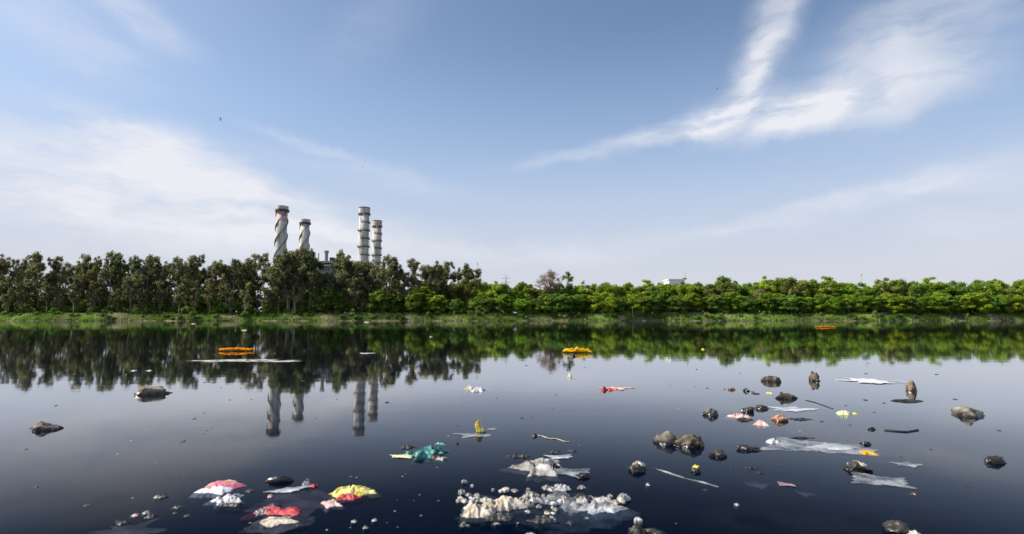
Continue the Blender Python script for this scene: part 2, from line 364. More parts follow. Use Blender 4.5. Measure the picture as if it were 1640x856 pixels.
for i, (px, ty) in enumerate(((437, 420), (452, 412), (463, 407), (477, 402), (491, 401), (499, 408), (555, 412), (570, 420))):   # the dense clump before the chimneys
    plant('eucalyptus_tree', EUC[(3, 5, 7, 1)[i % 4]], px, ty+2, 204.5+random.uniform(-1, 1.5), 19.5, wide=1.15)
# broadleaf belt
front = [(528,462,'d'),(556,480,'d'),(612,462,'d'),(632,470,'d'),(672,457,'g'),(698,470,'g'),(729,478,'d'),(778,472,'d'),(812,470,'g'),(840,476,'g'),(868,470,'d'),
 (898,467,'d'),(930,470,'g'),(962,466,'g'),(990,474,'d'),(1024,468,'g'),(1052,470,'d'),(1082,472,'d'),(1112,468,'g'),(1140,470,'d'),
 (1168,466,'g'),(1196,472,'d'),(1226,468,'g'),(1258,470,'d'),(1284,474,'g'),(1312,470,'g'),(1342,474,'d'),(1372,468,'g'),(1402,472,'d'),
 (1432,468,'g'),(1460,474,'d'),(1490,468,'g'),(1522,472,'d'),(1554,466,'g'),(1588,472,'d'),(1622,468,'g'),(1650,470,'d')]
back = [(690,452,'g'),(716,452,'d'),(745,441,'o'),(782,450,'g'),(806,451,'d'),(832,449,'g'),(856,455,'o'),(890,449,'o'),(915,452,'d'),(938,452,'g'),(968,449,'g'),(1000,450,'g'),
 (1030,448,'g'),(1058,450,'g'),(1072,451,'g'),(1086,452,'d'),(1099,451,'g'),(1116,450,'g'),(1145,444,'o'),(1170,440,'e'),(1204,448,'g'),(1232,443,'g'),(1266,440,'o'),(1296,445,'g'),
 (1315,442,'g'),(1344,451,'g'),(1378,448,'g'),(1408,446,'o'),(1440,444,'d'),(1470,447,'g'),(1502,443,'g'),(1536,448,'d'),(1570,443,'g'),(1604,447,'o'),(1640,444,'g')]
sets = {'g': BRO, 'd': BRD, 'o': BRL, 'e': BRD}
for i, (px, ty, k) in enumerate(back):
    plant({'g': 'broadleaf_tree', 'd': 'broadleaf_tree', 'o': 'broadleaf_tree', 'e': 'broadleaf_tree'}[k], sets[k][(i*5+1) % 6], px, ty+1, 216+random.uniform(-2, 3), 12.3, wide=.95)
for i, (px, ty, k) in enumerate(front):
    plant('broadleaf_tree', sets[k][(i*3+2) % 6], px, ty, 202.8+random.uniform(-1, 1.5), 12.3, wide=1.45)
for i in range(64):       # wood behind the first trees
    px = -175+i*29+random.uniform(-9, 9); ty = (466 if px < 640 else 459)+random.uniform(-4, 5)
    plant('broadleaf_tree', BRD[(i*5+3) % 6] if i % 4 else BRO[(i*5+3) % 6], px, ty, 233+random.uniform(-4, 5), 12.3, wide=1.35)
# bare pinkish tree, tall narrow tree behind
r = random.Random(5); tb = MB(); cl = []
tb.tube([(0, 0, -.5), (0, 0, 5), (.2, 0, 8)], [.4, .3, .22], 7)
for i in range(26):
    a = r.uniform(0, 6.28); e_ = r.uniform(.1, 1.5); q = r.uniform(.75, 1); tip = Vector((math.cos(a)*math.cos(e_)*5.2*q, math.sin(a)*math.cos(e_)*5*q, 9.5+math.sin(e_)*6*q))
    tb.tube([(.2, 0, 7), (Vector((.2, 0, 7))+tip)/2+Vector((0, 0, .6)), tip], [.14, .09, .03], 5)
    for k in range(4):
        t2 = tip+Vector((r.uniform(-1.3, 1.3), r.uniform(-1.3, 1.3), r.uniform(-1, 1))); tb.tube([tip*.8+Vector((0, 0, 1.6)), t2], [.05, .02], 4)
        cl.append((t2.x, t2.y, t2.z, r.uniform(.6, 1.1), r.random()))
lv = leaves(cl, 34, .20, flat=.9, aspect=.35, inner=.1)
m_pbark = material('dry_bark', [(.16, .11, .09), (.28, .20, .16)], scale=1.5, rough=.9)
PK = with_mat((mesh('trunk', tb.V, tb.F, True), mesh('crown', lv[0], lv[1], tint=lv[2])), m_pbark, m_pink)
PKT = recolor(PK, material('tan_twigs', [(.20, .16, .07), (.34, .28, .14)], scale=.8, rough=.85, transl=.2, tint=.35))
pk = plant('bare_tree', PK, 880, 435.5, 210.5, 15.8, wide=1.1); pk.rotation_euler = (0, 0, 1.2)
plant('slender_tree', recolor(EUC[2], m_dark), 909, 437, 214, 19.5)
for px, ty, Y in ((1216, 463, 209),): plant('dry_tree', PKT, px, ty, Y, 15.8, wide=.9)

# bushes along the bank
BUSHES = []
for i in range(125):
    px = -172+i*14.7+random.uniform(-9, 9); Y = 0
    x = far(px, 500, 200).x; Y = edge(x)+random.uniform(.6, 6.5)
    pair = (BUD if i % 3 == 0 else BUS)[(i*7) % 4]; s = random.uniform(.5, 1.1)*(1.5 if random.random() < .3 else 1)
    e = empty('bank_bush', (x, Y, ground_z(x, Y)-.05)); e.rotation_euler.z = random.uniform(0, 6); e.scale = (s*1.1, s*1.1, s*random.uniform(.7, 1))
    link('stem', pair[0], None, e); link('foliage', pair[1], None, e); BUSHES.append((px, e, i % 3 == 0, s))

UNDER = []
for i in range(112):      # undergrowth below the crowns
    px = -176+i*16.6+random.uniform(-6, 6); Y = 206+random.uniform(-2.5, 2.5); x = far(px, 500, Y).x; s = random.uniform(1.1, 1.7)
    pair = BUD[(i*5) % 4]; e = empty('undergrowth_shrub', (x, Y, ground_z(x, Y)-.1)); e.rotation_euler.z = random.uniform(0, 6); e.scale = (s*1.5, s*1.5, s*random.uniform(1, 1.4))
    link('stem', pair[0], None, e); link('foliage', pair[1], None, e); UNDER.append((px, e))

# grass on the bank: one mass
P = []; tn = []
for k in range(42000):
    x = random.uniform(-225, 225); y = edge(x)+abs(random.gauss(0, 1))*4.5+.15
    q = noise.noise(Vector((x*.07, y*.12, 9)))
    if q < -.28 and random.random() < .75: continue
    P.append((x, y, ground_z(x, y))); tn.append(min(1, max(0, .5+q*1.1+random.gauss(0, .12))))
V = []; Fc = []; T = []
for (x, y, z), t in zip(P, tn):
    h = random.uniform(.25, .75)*(1.2 if t > .5 else .8)
    for b in range(3):
        a = random.uniform(0, 6.28); ww = random.uniform(.08, .2); dx, dy = math.cos(a)*ww, math.sin(a)*ww; lx, ly = random.uniform(-.25, .25), random.uniform(-.25, .25)
        n0 = len(V); V += [(x-dx, y-dy, z-.05), (x+dx, y+dy, z-.05), (x+lx, y+ly, z+h*random.uniform(.7, 1.1))]; Fc.append((n0, n0+1, n0+2)); T.append(t)
for k in range(5200):                       # reeds standing at the water's edge, in clumps
    x = random.uniform(-225, 225)
    if noise.noise(Vector((x*.11, 0, 21))) < .02: continue
    y = edge(x)+random.uniform(-.5, 1.3); z = max(-.1, ground_z(x, y)); h = random.uniform(.6, 1.5); t = random.uniform(.3, 1)
    for b in range(3):
        a = random.uniform(0, 6.28); dx, dy = math.cos(a)*.07, math.sin(a)*.07; lx, ly = random.uniform(-.2, .2), random.uniform(-.2, .2)
        n0 = len(V); V += [(x-dx, y-dy, z-.05), (x+dx, y+dy, z-.05), (x+lx, y+ly, z+h*random.uniform(.6, 1.1))]; Fc.append((n0, n0+1, n0+2)); T.append(t)
m_grass = material('bank_grass', [(.12, .18, .03), (.20, .33, .04), (.40, .36, .20)], scale=.12, rough=.75, transl=.3, tint=.55, world=True, lo=.38, hi=.62)
gr = link('grass', mesh('grass', V, Fc, tint=T), m_grass); tag(gr, 'green and straw-coloured grass covering the far river bank', 'grass', kind='stuff')

# pale low wall along the top of the right bank (separate runs)
m_wall = material('pale_plaster', [(.30, .25, .19), (.46, .40, .32)], scale=.6, rough=.9, bump=.3)
for i, (a, b) in enumerate(((858, 874), (972, 1036), (1062, 1134), (1168, 1196), (1224, 1258), (1296, 1322), (1402, 1428))):
    mb = MB(); xa, xb = far(a, 500, 203).x, far(b, 500, 203).x; nseg = max(2, int((xb-xa)/2.5))
    for k in range(nseg):
        x0 = xa+(xb-xa)*k/nseg; x1 = xa+(xb-xa)*(k+1)/nseg-.04; zz = 2.95+.06*math.sin(k*1.7)
        mb.box(x0, x1, 202.6, 202.9, 1.6, zz); mb.box(x0-.01, x1+.01, 202.5, 203.0, zz+.002, zz+.14)
    o = mb.build('low_wall', m_wall)
    tag(o, ['short pale wall piece on the bank under the bare pinkish tree', 'pale low wall run on the bank beyond the red flowers, left of the thin post gap', 'longest pale low wall run on the bank below the white building',
            'pale low wall piece on the bank, first right of the white building', 'pale low wall piece on the bank beyond the wedge-shaped rock', 'pinkish pale wall piece on the bank beside the right orange garland', 'rightmost pale wall piece on the far bank'][i], 'wall', 'pale low wall runs along the right bank')
# thin post on the right bank
mb = MB(); p = at(1013, 517); q = far(1013, 489, 199); mb.lathe([(.13, -.9), (.12, 4.6), (.16, 4.62), (.16, 4.8), (.05, 4.95)], 10)
tag(mb.build('post', material('old_post', [(.22, .2, .14), (.36, .32, .24)], scale=2, rough=.9), None, (q.x, 199, .3)), 'thin pale upright post at the water edge of the right bank', 'post')

# ------------------------------------------------------------------ chimneys
def concrete(name, pink):
    m = material(name, [(.28, .265, .23), (.52, .50, .45), (.66, .64, .59)], scale=.3, rough=.85, stretch=(1, 1, .12), detail=9)
    nt = m.node_tree; n = nt.nodes; l = nt.links; p = [x for x in n if x.type == 'BSDF_PRINCIPLED'][0]
    src = p.inputs['Base Color'].links[0].from_socket
    tcx = n.new('ShaderNodeTexCoord'); s = n.new('ShaderNodeSeparateXYZ'); l.new(tcx.outputs['Object'], s.inputs[0])
    cr = n.new('ShaderNodeValToRGB'); cr.color_ramp.interpolation = 'CONSTANT'; e = cr.color_ramp.elements
    e[0].position = 0; e[0].color = (0, 0, 0, 1)
    e[1].position = .84; e[1].color = (1, 1, 1, 1)
    for pos, v in ((.865, .35), (.895, 1), (.92, .3), (.945, .9), (.97, .2)):
        q = e.new(pos); q.color = (v, v, v, 1)
    d = n.new('ShaderNodeMath'); d.operation = 'DIVIDE'; d.inputs[1].default_value = 105; l.new(s.outputs[2], d.inputs[0]); l.new(d.outputs[0], cr.inputs[0])
    mu = n.new('ShaderNodeMath'); mu.operation = 'MULTIPLY'; mu.inputs[1].default_value = pink; l.new(cr.outputs[0], mu.inputs[0])
    mx = n.new('ShaderNodeMix'); mx.data_type = 'RGBA'; l.new(mu.outputs[0], mx.inputs[0]); l.new(src, mx.inputs[6]); mx.inputs[7].default_value = (.42, .17, .13, 1)
    l.new(mx.outputs[2], p.inputs['Base Color']); return m
m_steel = material('dark_steel', [(.035, .033, .035), (.08, .075, .07)], scale=.8, rough=.7)
m_strake = material('weathered_strake', [(.08, .075, .07), (.17, .16, .15)], scale=.6, rough=.8)
m_rim = material('rim_concrete', [(.42, .40, .33), (.55, .52, .44)], scale=.5, rough=.85)
m_soot = material('sooty_flue', [(.02, .02, .02), (.05, .05, .05)], scale=1, rough=.9)
def rail(mb, r, z, a0, a1, rise=0):
    n_ = max(4, int((a1-a0)/6.28*26))
    for i in range(n_+1):
        a = a0+(a1-a0)*i/n_; zz = z+rise*i/n_; mb.tube([(r*math.cos(a), r*math.sin(a), zz), (r*math.cos(a), r*math.sin(a), zz+1.25)], .06, 4)
    for h in (.65, 1.25):
        mb.arc(r-.05, r+.05, z+h-.05, z+h+.05, a0, a1, 30, rise)
def chimney(px, toppy, Y, rs, style, pink, label):
    t = far(px, toppy, Y); H = t.z-3; root = empty('chimney', (t.x, Y, 3)); tag(root, label, 'chimney', 'tall power station chimneys')
    m = concrete('chimney_concrete', pink)
    prof = [(rs*1.10, 0), (rs*1.06, H*.3), (rs, H*.7), (rs*.98, H*.97)]
    mb = MB(); mb.lathe(prof, 56); mb.build('shaft', m, root, smooth=False)
    for p in root.children[0].data.polygons: p.use_smooth = len(p.vertices) == 4
    mb = MB(); mb.lathe([(rs*.66, H*.9701), (rs*.66, H*.995)], 32); mb.build('flue', m_soot, root)
    if style == 'spiral':
        mb = MB(); mb.arc(rs*.9, rs*1.13, H-3.2, H, 0, 2*math.pi*.9999, 56); mb.build('rim', m_rim, root)
        mb = MB(); mb.arc(rs*.98, rs*1.3, H-5.2, H-4.6, 0, 2*math.pi*.9999, 56); mb.arc(rs*1.24, rs*1.29, H-4.6, H-3.3, 0, 6.283, 56)
        pl = mb.build('platform', m_steel, root); mb = MB(); rail(mb, rs*1.28, H-4.6, 0, 6.28); mb.build('railing', m_steel, pl)
        for st in range(3):                      # three helical strakes
            mb = MB(); V = []; Fc = []; n0 = 90; pitch = 42.0; tall = H-5.3-24
            for i in range(n0+1):
                zz = H-5.3-tall*i/n0; aa = -2.45+st*2*math.pi/3-2*math.pi*(tall*i/n0)/pitch
                b_ = rs*(1.0+.06*(H-zz)/H)
                for rad, dz in ((b_-.2, -.3), (b_+.85, -.3), (b_+.85, .3), (b_-.2, .3)): V.append((rad*math.cos(aa), rad*math.sin(aa), zz+dz))
            for i in range(n0):
                b = i*4
                for q in range(4): Fc.append((b+q, b+(q+1) % 4, b+4+(q+1) % 4, b+4+q))
            Fc.append((3, 2, 1, 0)); Fc.append(tuple(n0*4+k for k in range(4))); mb.add(V, Fc); mb.build('helical_strake', m_strake, root)
    else:
        mb = MB(); mb.arc(rs*.9, rs*1.09, H-6.0, H-.7, 0, 6.2831, 56); mb.build('rim', m, root)
        mb = MB(); mb.arc(rs*.92, rs*1.14, H-.69, H, 0, 6.2831, 56); mb.build('cap_ring', m_steel, root)
        z = H-6.6; k = 0
        while z > 40:
            full = k % 2 == 0; a0, a1 = (0, 6.2831) if full else (-1.9, 1.0)
            mb = MB(); rr = rs*(1.0+.08*(H-z)/H)
            mb.arc(rr*.97, rr+1.0, z-.55, z, a0, a1, 48); pl = mb.build('platform', m_steel, root)
            mb = MB(); rail(mb, rr+.95, z, a0, a1); mb.build('railing', m_steel, pl)
            mb = MB(); sa = 0.2 if k % 2 else -2.4
            mb.tube([((rr+.5)*math.cos(sa+i*.08), (rr+.5)*math.sin(sa+i*.08), z-7.8*i/6) for i in range(7)], .16, 5); mb.build('ladder', m_steel, root)
            z -= 7.85; k += 1
chimney(452.5, 331, 502, 4.9, 'spiral', .62, 'tallest leftmost chimney with spiral strakes, faded pink bands and dark top platform')
chimney(489, 352, 565, 4.6, 'spiral', .15, 'shorter grey chimney with spiral strakes, second from the left')
chimney(584, 333, 510, 4.75, 'ring', .12, 'tall pale chimney with ring platforms, third from the left')
chimney(604.5, 354, 580, 4.55, 'ring', .45, 'rightmost shorter chimney with ring platforms and faint reddish bands')

# power-house building behind the trees
m_ind = material('grey_cladding', [(.20, .19, .18), (.30, .285, .27)], scale=.25, rough=.85, stretch=(2, 2, .4))
m_slab = material('concrete_slab', [(.36, .35, .31), (.46, .44, .40)], scale=.3, rough=.9)
m_win = material('dark_glass', [(.015, .018, .022), (.03, .035, .04)], scale=1, rough=.15)
m_white = material('white_paint', [(.74, .74, .72), (.82, .82, .80)], scale=.3, rough=.7)
Yb = 300
def bx(mb, pa, pb, pt, pbot, Y0, Y1):
    a = far(pa, pt, Y0); b = far(pb, pbot, Y0); mb.box(a.x, b.x, Y0, Y1, min(a.z, b.z), max(a.z, b.z))
c0 = far(523, 500, Yb); root = empty('power_building', (c0.x, Yb, 3)); tag(root, 'grey industrial building with flat roof slab and roof vent stack behind the eucalyptus trees', 'building')
def bpart(name, mat, boxes, parent=root, off=None):
    mb = MB(); [bx(mb, *b) for b in boxes]; o = mb.build(name, mat)
    o.parent = parent; o.matrix_parent_inverse = Matrix.Translation(-Vector(off if off is not None else root.location)); return o
bpart('wall', m_ind, [(509, 529, 427, 500, Yb, Yb+16)]); bpart('wing_wall', m_ind, [(529.2, 552, 429, 500, Yb+4, Yb+18)])
rf = bpart('roof', m_slab, [(504.5, 532, 418.2, 421, Yb-2, Yb+18), (504, 534, 424, 426.4, Yb-2, Yb+18)])
bpart('roof_slab_core', m_steel, [(506, 530, 421.02, 423.98, Yb, Yb+16)])
bpart('wing_roof', m_steel, [(528, 554, 424.6, 426.2, Yb+2, Yb+20), (528, 554, 426.21, 429, Yb+3, Yb+19)])
bpart('roof_box', m_steel, [(528, 533.5, 412.6, 418, Yb+2, Yb+8)])
mb = MB(); p = far(523, 402, Yb+6); z0 = far(523, 418, Yb+6).z; mb.lathe([(1.0, z0-.5), (1.0, p.z-1.2), (1.35, p.z-1.19), (1.35, p.z)], 20, p.x, Yb+6)
v = mb.build('vent_stack', m_ind); v.parent = root; v.matrix_parent_inverse = Matrix.Translation(-root.location)
mb = MB(); p = far(538, 414.5, Yb+6); z0 = far(538, 425, Yb+6).z; mb.lathe([(.5, z0-.5), (.5, p.z)], 14, p.x, Yb+6)
v = mb.build('vent_pipe', m_slab); v.parent = root; v.matrix_parent_inverse = Matrix.Translation(-root.location)
mb = MB(); p = far(510.5, 406, Yb+3); z0 = far(510, 418, Yb+3).z; mb.lathe([(.35, z0-.5), (.35, p.z)], 10, p.x, Yb+3)
v = mb.build('vent_pipe', m_slab); v.parent = root; v.matrix_parent_inverse = Matrix.Translation(-root.location)
for wx in (511.5, 516, 520.5, 525):
    for wy in (430, 438, 447): bpart('window', m_win, [(wx, wx+2.2, wy, wy+4, Yb-.12, Yb-.01)])
for wx in (532, 537, 542, 547):
    for wy in (432, 441): bpart('window', m_win, [(wx, wx+2.4, wy, wy+4, Yb+3.88, Yb+3.99)])

# white building
Yw = 420; c0 = far(1086, 500, Yw); rw = empty('white_building', (c0.x, Yw, 3)); tag(rw, 'bright white flat-topped building showing just above the right tree line', 'building')
off = rw.location
bpart('wall', m_white, [(1071.5, 1098, 448.6, 503, Yw, Yw+14)], rw, off); bpart('roof', m_white, [(1070.5, 1099, 447.2, 448.55, Yw-.6, Yw+14.6)], rw, off)
bpart('stair_tower', m_ind, [(1093, 1100, 445.4, 447.15, Yw+3, Yw+8)], rw, off)
for wx in range(1074, 1096, 5):
    for wy in (456, 466, 476): bpart('window', m_win, [(wx, wx+2, wy, wy+4, Yw-.1, Yw-.01)], rw, off)
mb = MB(); p = far(1097, 436, Yw+5); z0 = far(1097, 445.6, Yw+5).z; mb.tube([(p.x, Yw+5, z0-.3), (p.x, Yw+5, p.z)], [.14, .07], 6)
v = mb.build('antenna', m_steel); v.parent = rw; v.matrix_parent_inverse = Matrix.Translation(-off)

# distant lattice pylon and masts
def pylon(px, ty, Y, label):
    t = far(px, ty, Y); H = t.z-3; mb = MB(); hw = H*.09
    legs = []
    for sx_, sy_ in ((1, 1), (1, -1), (-1, 1), (-1, -1)):
        mb.tube([(sx_*hw, sy_*hw, 0), (sx_*hw*.25, sy_*hw*.25, H*.7), (sx_*.3, sy_*.3, H)], .22, 4)
    for k in range(9):
        z0 = H*.1*k; z1 = H*.1*(k+1); f0 = 1-.93*z0/H; f1 = 1-.93*z1/H
        for s in (1, -1): mb.tube([(-hw*f0, s*hw*f0, z0), (hw*f1, s*hw*f1, z1)], .12, 4); mb.tube([(hw*f0, s*hw*f0, z0), (-hw*f1, s*hw*f1, z1)], .12, 4)
    root = empty('power_pylon', (t.x, Y, 3)); tag(root, label, 'pylon'); mb.build('tower', m_slab, root)
    for h in (.72, .82, .92):
        mb = MB(); a = H*.13*(1.3-h*.5); mb.tube([(-a, 0, H*h), (0, 0, H*h+1.2), (a, 0, H*h)], .16, 4); mb.tube([(-a, 0, H*h), (a, 0, H*h)], .16, 4); mb.build('crossarm', m_slab, root)
pylon(810, 441, 700, 'faint distant lattice pylon above the trees between the eucalyptus end and the bare tree')
for px, ty, lb in ((765, 420, 'thin grey mast just right of the last eucalyptus tops'), (1379, 438, 'thin grey mast sticking up above the right end of the green trees'), (935, 447, 'short thin mast right of the slender dark tree')):
    t = far(px, ty, 300); mb = MB(); mb.tube([(0, 0, 0), (0, 0, t.z-3)], [.18, .09], 6); mb.box(-.5, .5, -.1, .1, t.z-4.2, t.z-3.9)
    tag(mb.build('mast', m_slab, None, (t.x, 300, 3)), lb, 'mast')

# birds
m_bird = material('dark_feather', [(.02, .018, .016), (.05, .045, .04)], scale=20, rough=.8)
def bird(px, py, D, s, roll, label):
    d = ray(px, py); p = Vector((0, 0, CH))+d*D
    prof = [(-.30, .0), (-.22, .035), (-.05, .07), (.1, .06), (.2, .035), (.27, .03), (.33, 0.004)]
    V = []; Fc = []; k = 8
    for x, r_ in prof:
        for i in range(k): V.append((x, r_*math.cos(6.283*i/k), r_*.8*math.sin(6.283*i/k)))
    for i in range(len(prof)-1):
        for j in range(k): Fc.append((i*k+j, i*k+(j+1) % k, (i+1)*k+(j+1) % k, (i+1)*k+j))
    for s_ in (1, -1):
        b = len(V)
        pts = [(.10, .05, .03), (-.08, .05, .03), (.13, .33, .16), (-.10, .33, .15), (.02, .62, .12), (-.08, .66, .10)]
        for x, y, z in pts: V.append((x, s_*y, z))
        for x, y, z in pts: V.append((x, s_*y, z-.012))
        for q in ((0, 1, 3, 2), (2, 3, 5, 4)):
            Fc.append(tuple(b+i for i in q)); Fc.append(tuple(b+6+i for i in q[::-1]))
        for q0, q1 in ((0, 2), (2, 4), (4, 5), (5, 3), (3, 1)): Fc.append((b+q0, b+q1, b+6+q1, b+6+q0))
    b = len(V); V += [(-.26, .02, 0), (-.26, -.02, 0), (-.44, -.07, 0), (-.44, .07, 0), (-.26, 0, .012)]; Fc += [(b, b+1, b+2, b+3), (b, b+3, b+4), (b+1, b+4, b+2), (b+2, b+4, b+3)]
    o = link('bird', mesh('bird', V, Fc, True), m_bird, None, p); o.scale = (s, s, s); o.rotation_euler = (roll, .1, R(200)); tag(o, label, 'bird', 'dark birds in the sky')
bird(353, 191, 150, .9, R(65), 'dark bird high in the blue sky above the left chimney')
bird(1149, 142, 150, .7, R(30), 'tiny dark bird in front of the bright V-shaped cloud')
bird(581, 268, 220, .7, R(20), 'tiny bird low in the sky above the third chimney')

# ------------------------------------------------------------------ floating things
def mpp(py): return at(820, py).y/F*1.0       # metres per photo pixel (horizontal) at that waterline
m_rock = material('river_rock', [(.02, .016, .011), (.10, .075, .045), (.27, .21, .13)], scale=9, rough=.85, bump=.8, bscale=28, wet=.05, bdist=.01)
m_rockg = material('grey_rock', [(.035, .032, .025), (.15, .135, .105), (.30, .275, .22)], scale=11, rough=.85, bump=.8, bscale=30, wet=.045, bdist=.01)
m_rockd = material('dark_rock', [(.012, .011, .009), (.035, .03, .022), (.085, .07, .048)], scale=10, rough=.5, bump=.8, bscale=30, wet=.03, bdist=.01)
m_tan = material('tan_rock', [(.05, .035, .02), (.17, .125, .07), (.42, .34, .23)], scale=6, rough=.9, bump=.6, bscale=30, wet=.06, bdist=.01)
m_brick = material('broken_brick', [(.20, .09, .05), (.45, .20, .11), (.52, .34, .22)], scale=14, rough=.85, bump=.5, bscale=40, wet=.03, bdist=.006)
import bmesh
def rock(name, px, py, wpx, hpx, mat, label, cat='rock', seed=0, depth=.75, rough=.35, taper=0.0, rot=0.0, group=None, sub=4, facet=.7):
    """waterline centre (px,py); width and height above the water in photo pixels"""
    c = at(px, py); s = mpp(py); W = wpx*s*1.04; H = hpx*s*.84; bm = bmesh.new(); bmesh.ops.create_icosphere(bm, subdivisions=sub, radius=1)
    o3 = Vector((seed*3.7, seed*1.3, seed*.7))
    rr = random.Random(seed); planes = [(Vector((rr.uniform(-1, 1), rr.uniform(-1, 1), rr.uniform(-.2, 1))).normalized(), rr.uniform(.55, .85)) for _ in range(9)]
    for v in bm.verts:
        p = v.co.copy()
        for nn, dd in planes:
            q = p.dot(nn)
            if q > dd: p -= nn*(q-dd)*facet*1.6 if facet < .62 else nn*(q-dd)
        p *= 1+rough*(noise.fractal(p*1.6+o3, 1, 2, 4))+.05*noise.noise(p*9+o3)-.10*abs(noise.noise(p*4+o3))
        p.z = math.copysign(abs(p.z)**.8, p.z) if abs(p.z) < 1 else p.z
        if taper: p.z *= 1-taper*(p.x*.5+.5); p.y *= 1-.4*abs(taper)*(p.x*.5+.5)
        v.co = Vector((p.x*W/2, p.y*W/2*depth, p.z*H if p.z > 0 else p.z*H*.6))
    zm = max(v.co.z for v in bm.verts); xm = max(abs(v.co.x) for v in bm.verts)
    for v in bm.verts: v.co.z *= H*1.0/zm if v.co.z > 0 else 1; v.co.x *= W/2/xm
    me = bpy.data.meshes.new(name); bm.to_mesh(me); bm.free(); me.polygons.foreach_set('use_smooth', [True]*len(me.polygons))
    o = link(name, me, mat, None, (c.x, c.y+W*depth*.3, -H*.06)); o.rotation_euler.z = rot
    if cat: tag(o, label, cat, group)
    return o
G = 'rocks standing out of the shallow water'
rock('rock', 229, 633, 66, 16, m_tan, 'large tan rock with a dark wet base, alone near the left edge', seed=1, taper=.55, group=G)
rock('rock', 1239, 612, 30, 12, m_rock, 'small brown lumpy rock left of the upright pointed one', seed=2, group=G)
rock('rock', 1308, 611, 21, 19, m_rock, 'upright pointed brown rock nearest the white plastic sheet', seed=3, group=G, rough=.5)
rock('rock', 1141, 666, 30, 14, m_rockg, 'rounded pale grey rock left of the pinkish rubble', seed=4, group=G)
rock('rock', 1080, 712, 60, 23, m_rockg, 'big grey boulder, left half of the largest rock pair', seed=5, group=G, taper=-.5)
rock('rock', 1108, 716, 46, 24, m_rock, 'blocky brown boulder, right half of the largest rock pair', seed=6, group=G, facet=.7)
rock('rock', 1064, 708, 30, 6, m_rockd, 'low dark stone forming the left tail of the largest rock pair', seed=33, group=G, depth=.5, taper=-.6)
rock('rock', 1020, 757, 33, 15, m_rock, 'brown rock with a cream top, below the big rock pair', seed=7, group=G)
rock('rock', 1152, 732, 32, 12, m_rockd, 'dark wet rock with a white scrap on top', seed=8, group=G)
rock('rock', 1378, 756, 42, 16, m_rockd, 'dark brown rock with a pale crumbly top near the right edge', seed=9, group=G)
rock('rock', 1200, 722, 40, 9, m_rockd, 'low flat dark rock left of the drifting plastic film', seed=10, group=G, depth=.5)
rock('rock', 1262, 639, 40, 13, m_rock, 'wedge-shaped rock with pale sloping top, right of the yellow leaf', seed=11, group=G, taper=.7, depth=.5)
rock('rock', 1199, 660, 22, 10, m_rockd, 'small black rock behind the pinkish rubble', seed=12, group=G)
rock('rock', 1222, 656, 26, 8, m_rock, 'small brown rock just right of the small black one', seed=13, group=G, taper=.4)
rock('rock', 1196, 627, 13, 7, m_rockd, 'small dark stone beside the orange stone', seed=14, group=G)
rock('rock', 1174, 625, 12, 5, m_brick, 'tiny orange stone in open water left of the dark stone', seed=15, group=G)
rock('brick_piece', 1249, 675, 30, 12, m_brick, 'orange-red broken brick beside the pinkish rubble', cat='brick', seed=16, depth=.6, facet=.7, rough=.2)
rock('rock', 1463, 627, 17, 22, m_tan, 'upright beige stone at the right edge of the water', seed=17, group=G, rough=.25)
rock('rock', 1115, 757, 16, 8, m_rockd, 'small dark stone with a yellow scrap on it', seed=18, group=G)
rock('rock', 1387, 713, 21, 6, m_rockd, 'small flat dark stone above the orange wrapper', seed=19, group=G, depth=.5)
rock('rock', 1440, 856, 46, 22, m_rockd, 'dark rock in the bottom right corner beside the white plastic', seed=20, group=G)
rock('rock', 1398, 689, 13, 5, m_rockd, 'small black pebble right of the pale yellow wrapper', seed=21, group=G)
rock('rock', 1025, 862, 34, 22, m_rockd, 'dark grey rock cut by the bottom edge, right of the foam pile', seed=22, group=G)
rock('rock', 1052, 862, 46, 13, m_rock, 'low brown rock cut by the bottom edge', seed=23, group=G)
rock('rock', 935, 766, 26, 8, m_rockd, 'small dark rock just right of the grey sack', seed=24, group=G)
rock('rock', 60, 690, 54, 16, m_rock, 'brown rock far left beyond the photographed crop', seed=25, group=G)
rock('rock', 1560, 668, 60, 18, m_rockg, 'grey rock far right beyond the beige stone', seed=26, group=G)
rock('rock', 1600, 742, 40, 14, m_rockd, 'dark rock low at the far right', seed=27, group=G)
# black rounded bottle/shoe-like float
m_black = material('black_plastic', [(.008, .008, .009), (.02, .02, .02)], scale=8, rough=.3, bump=.2)
rock('black_float', 446, 773, 43, 12, m_black, 'smooth black oblong float left of centre above the red cloth', cat='float', seed=30, rough=.1, depth=.35, facet=.2, rot=R(8))

def torn(seed, k=None, jag=.05):
    """radius over angle of a torn angular sheet"""
    q = random.Random(seed*13+5); k = k or q.randint(7, 12); an = sorted((6.2832*(i+q.uniform(-.3, .3))/k) % 6.2832 for i in range(k)); ra = [q.uniform(.5, 1.05) if i % 2 else q.uniform(.85, 1.5) for i in range(k)]
    P_ = [(r_*math.cos(a), r_*math.sin(a)) for a, r_ in zip(an, ra)]
    def f(t):
        t %= 6.2832; c_, s_ = math.cos(t), math.sin(t); best = .3
        for i in range(k):
            (x1, y1), (x2, y2) = P_[i], P_[(i+1) % k]; ex, ey = x2-x1, y2-y1; den = c_*ey-s_*ex
            if abs(den) < 1e-6: continue
            r_ = (x1*ey-y1*ex)/den; u = (x1*s_-y1*c_)/den
            if r_ > 0 and -1e-4 <= u <= 1.0001: best = r_
        return max(.3, best)*(1+jag*noise.noise(Vector((c_*5, s_*5, seed*1.9)))+jag*.7*noise.noise(Vector((c_*14, s_*14, seed*.9))))
    return f
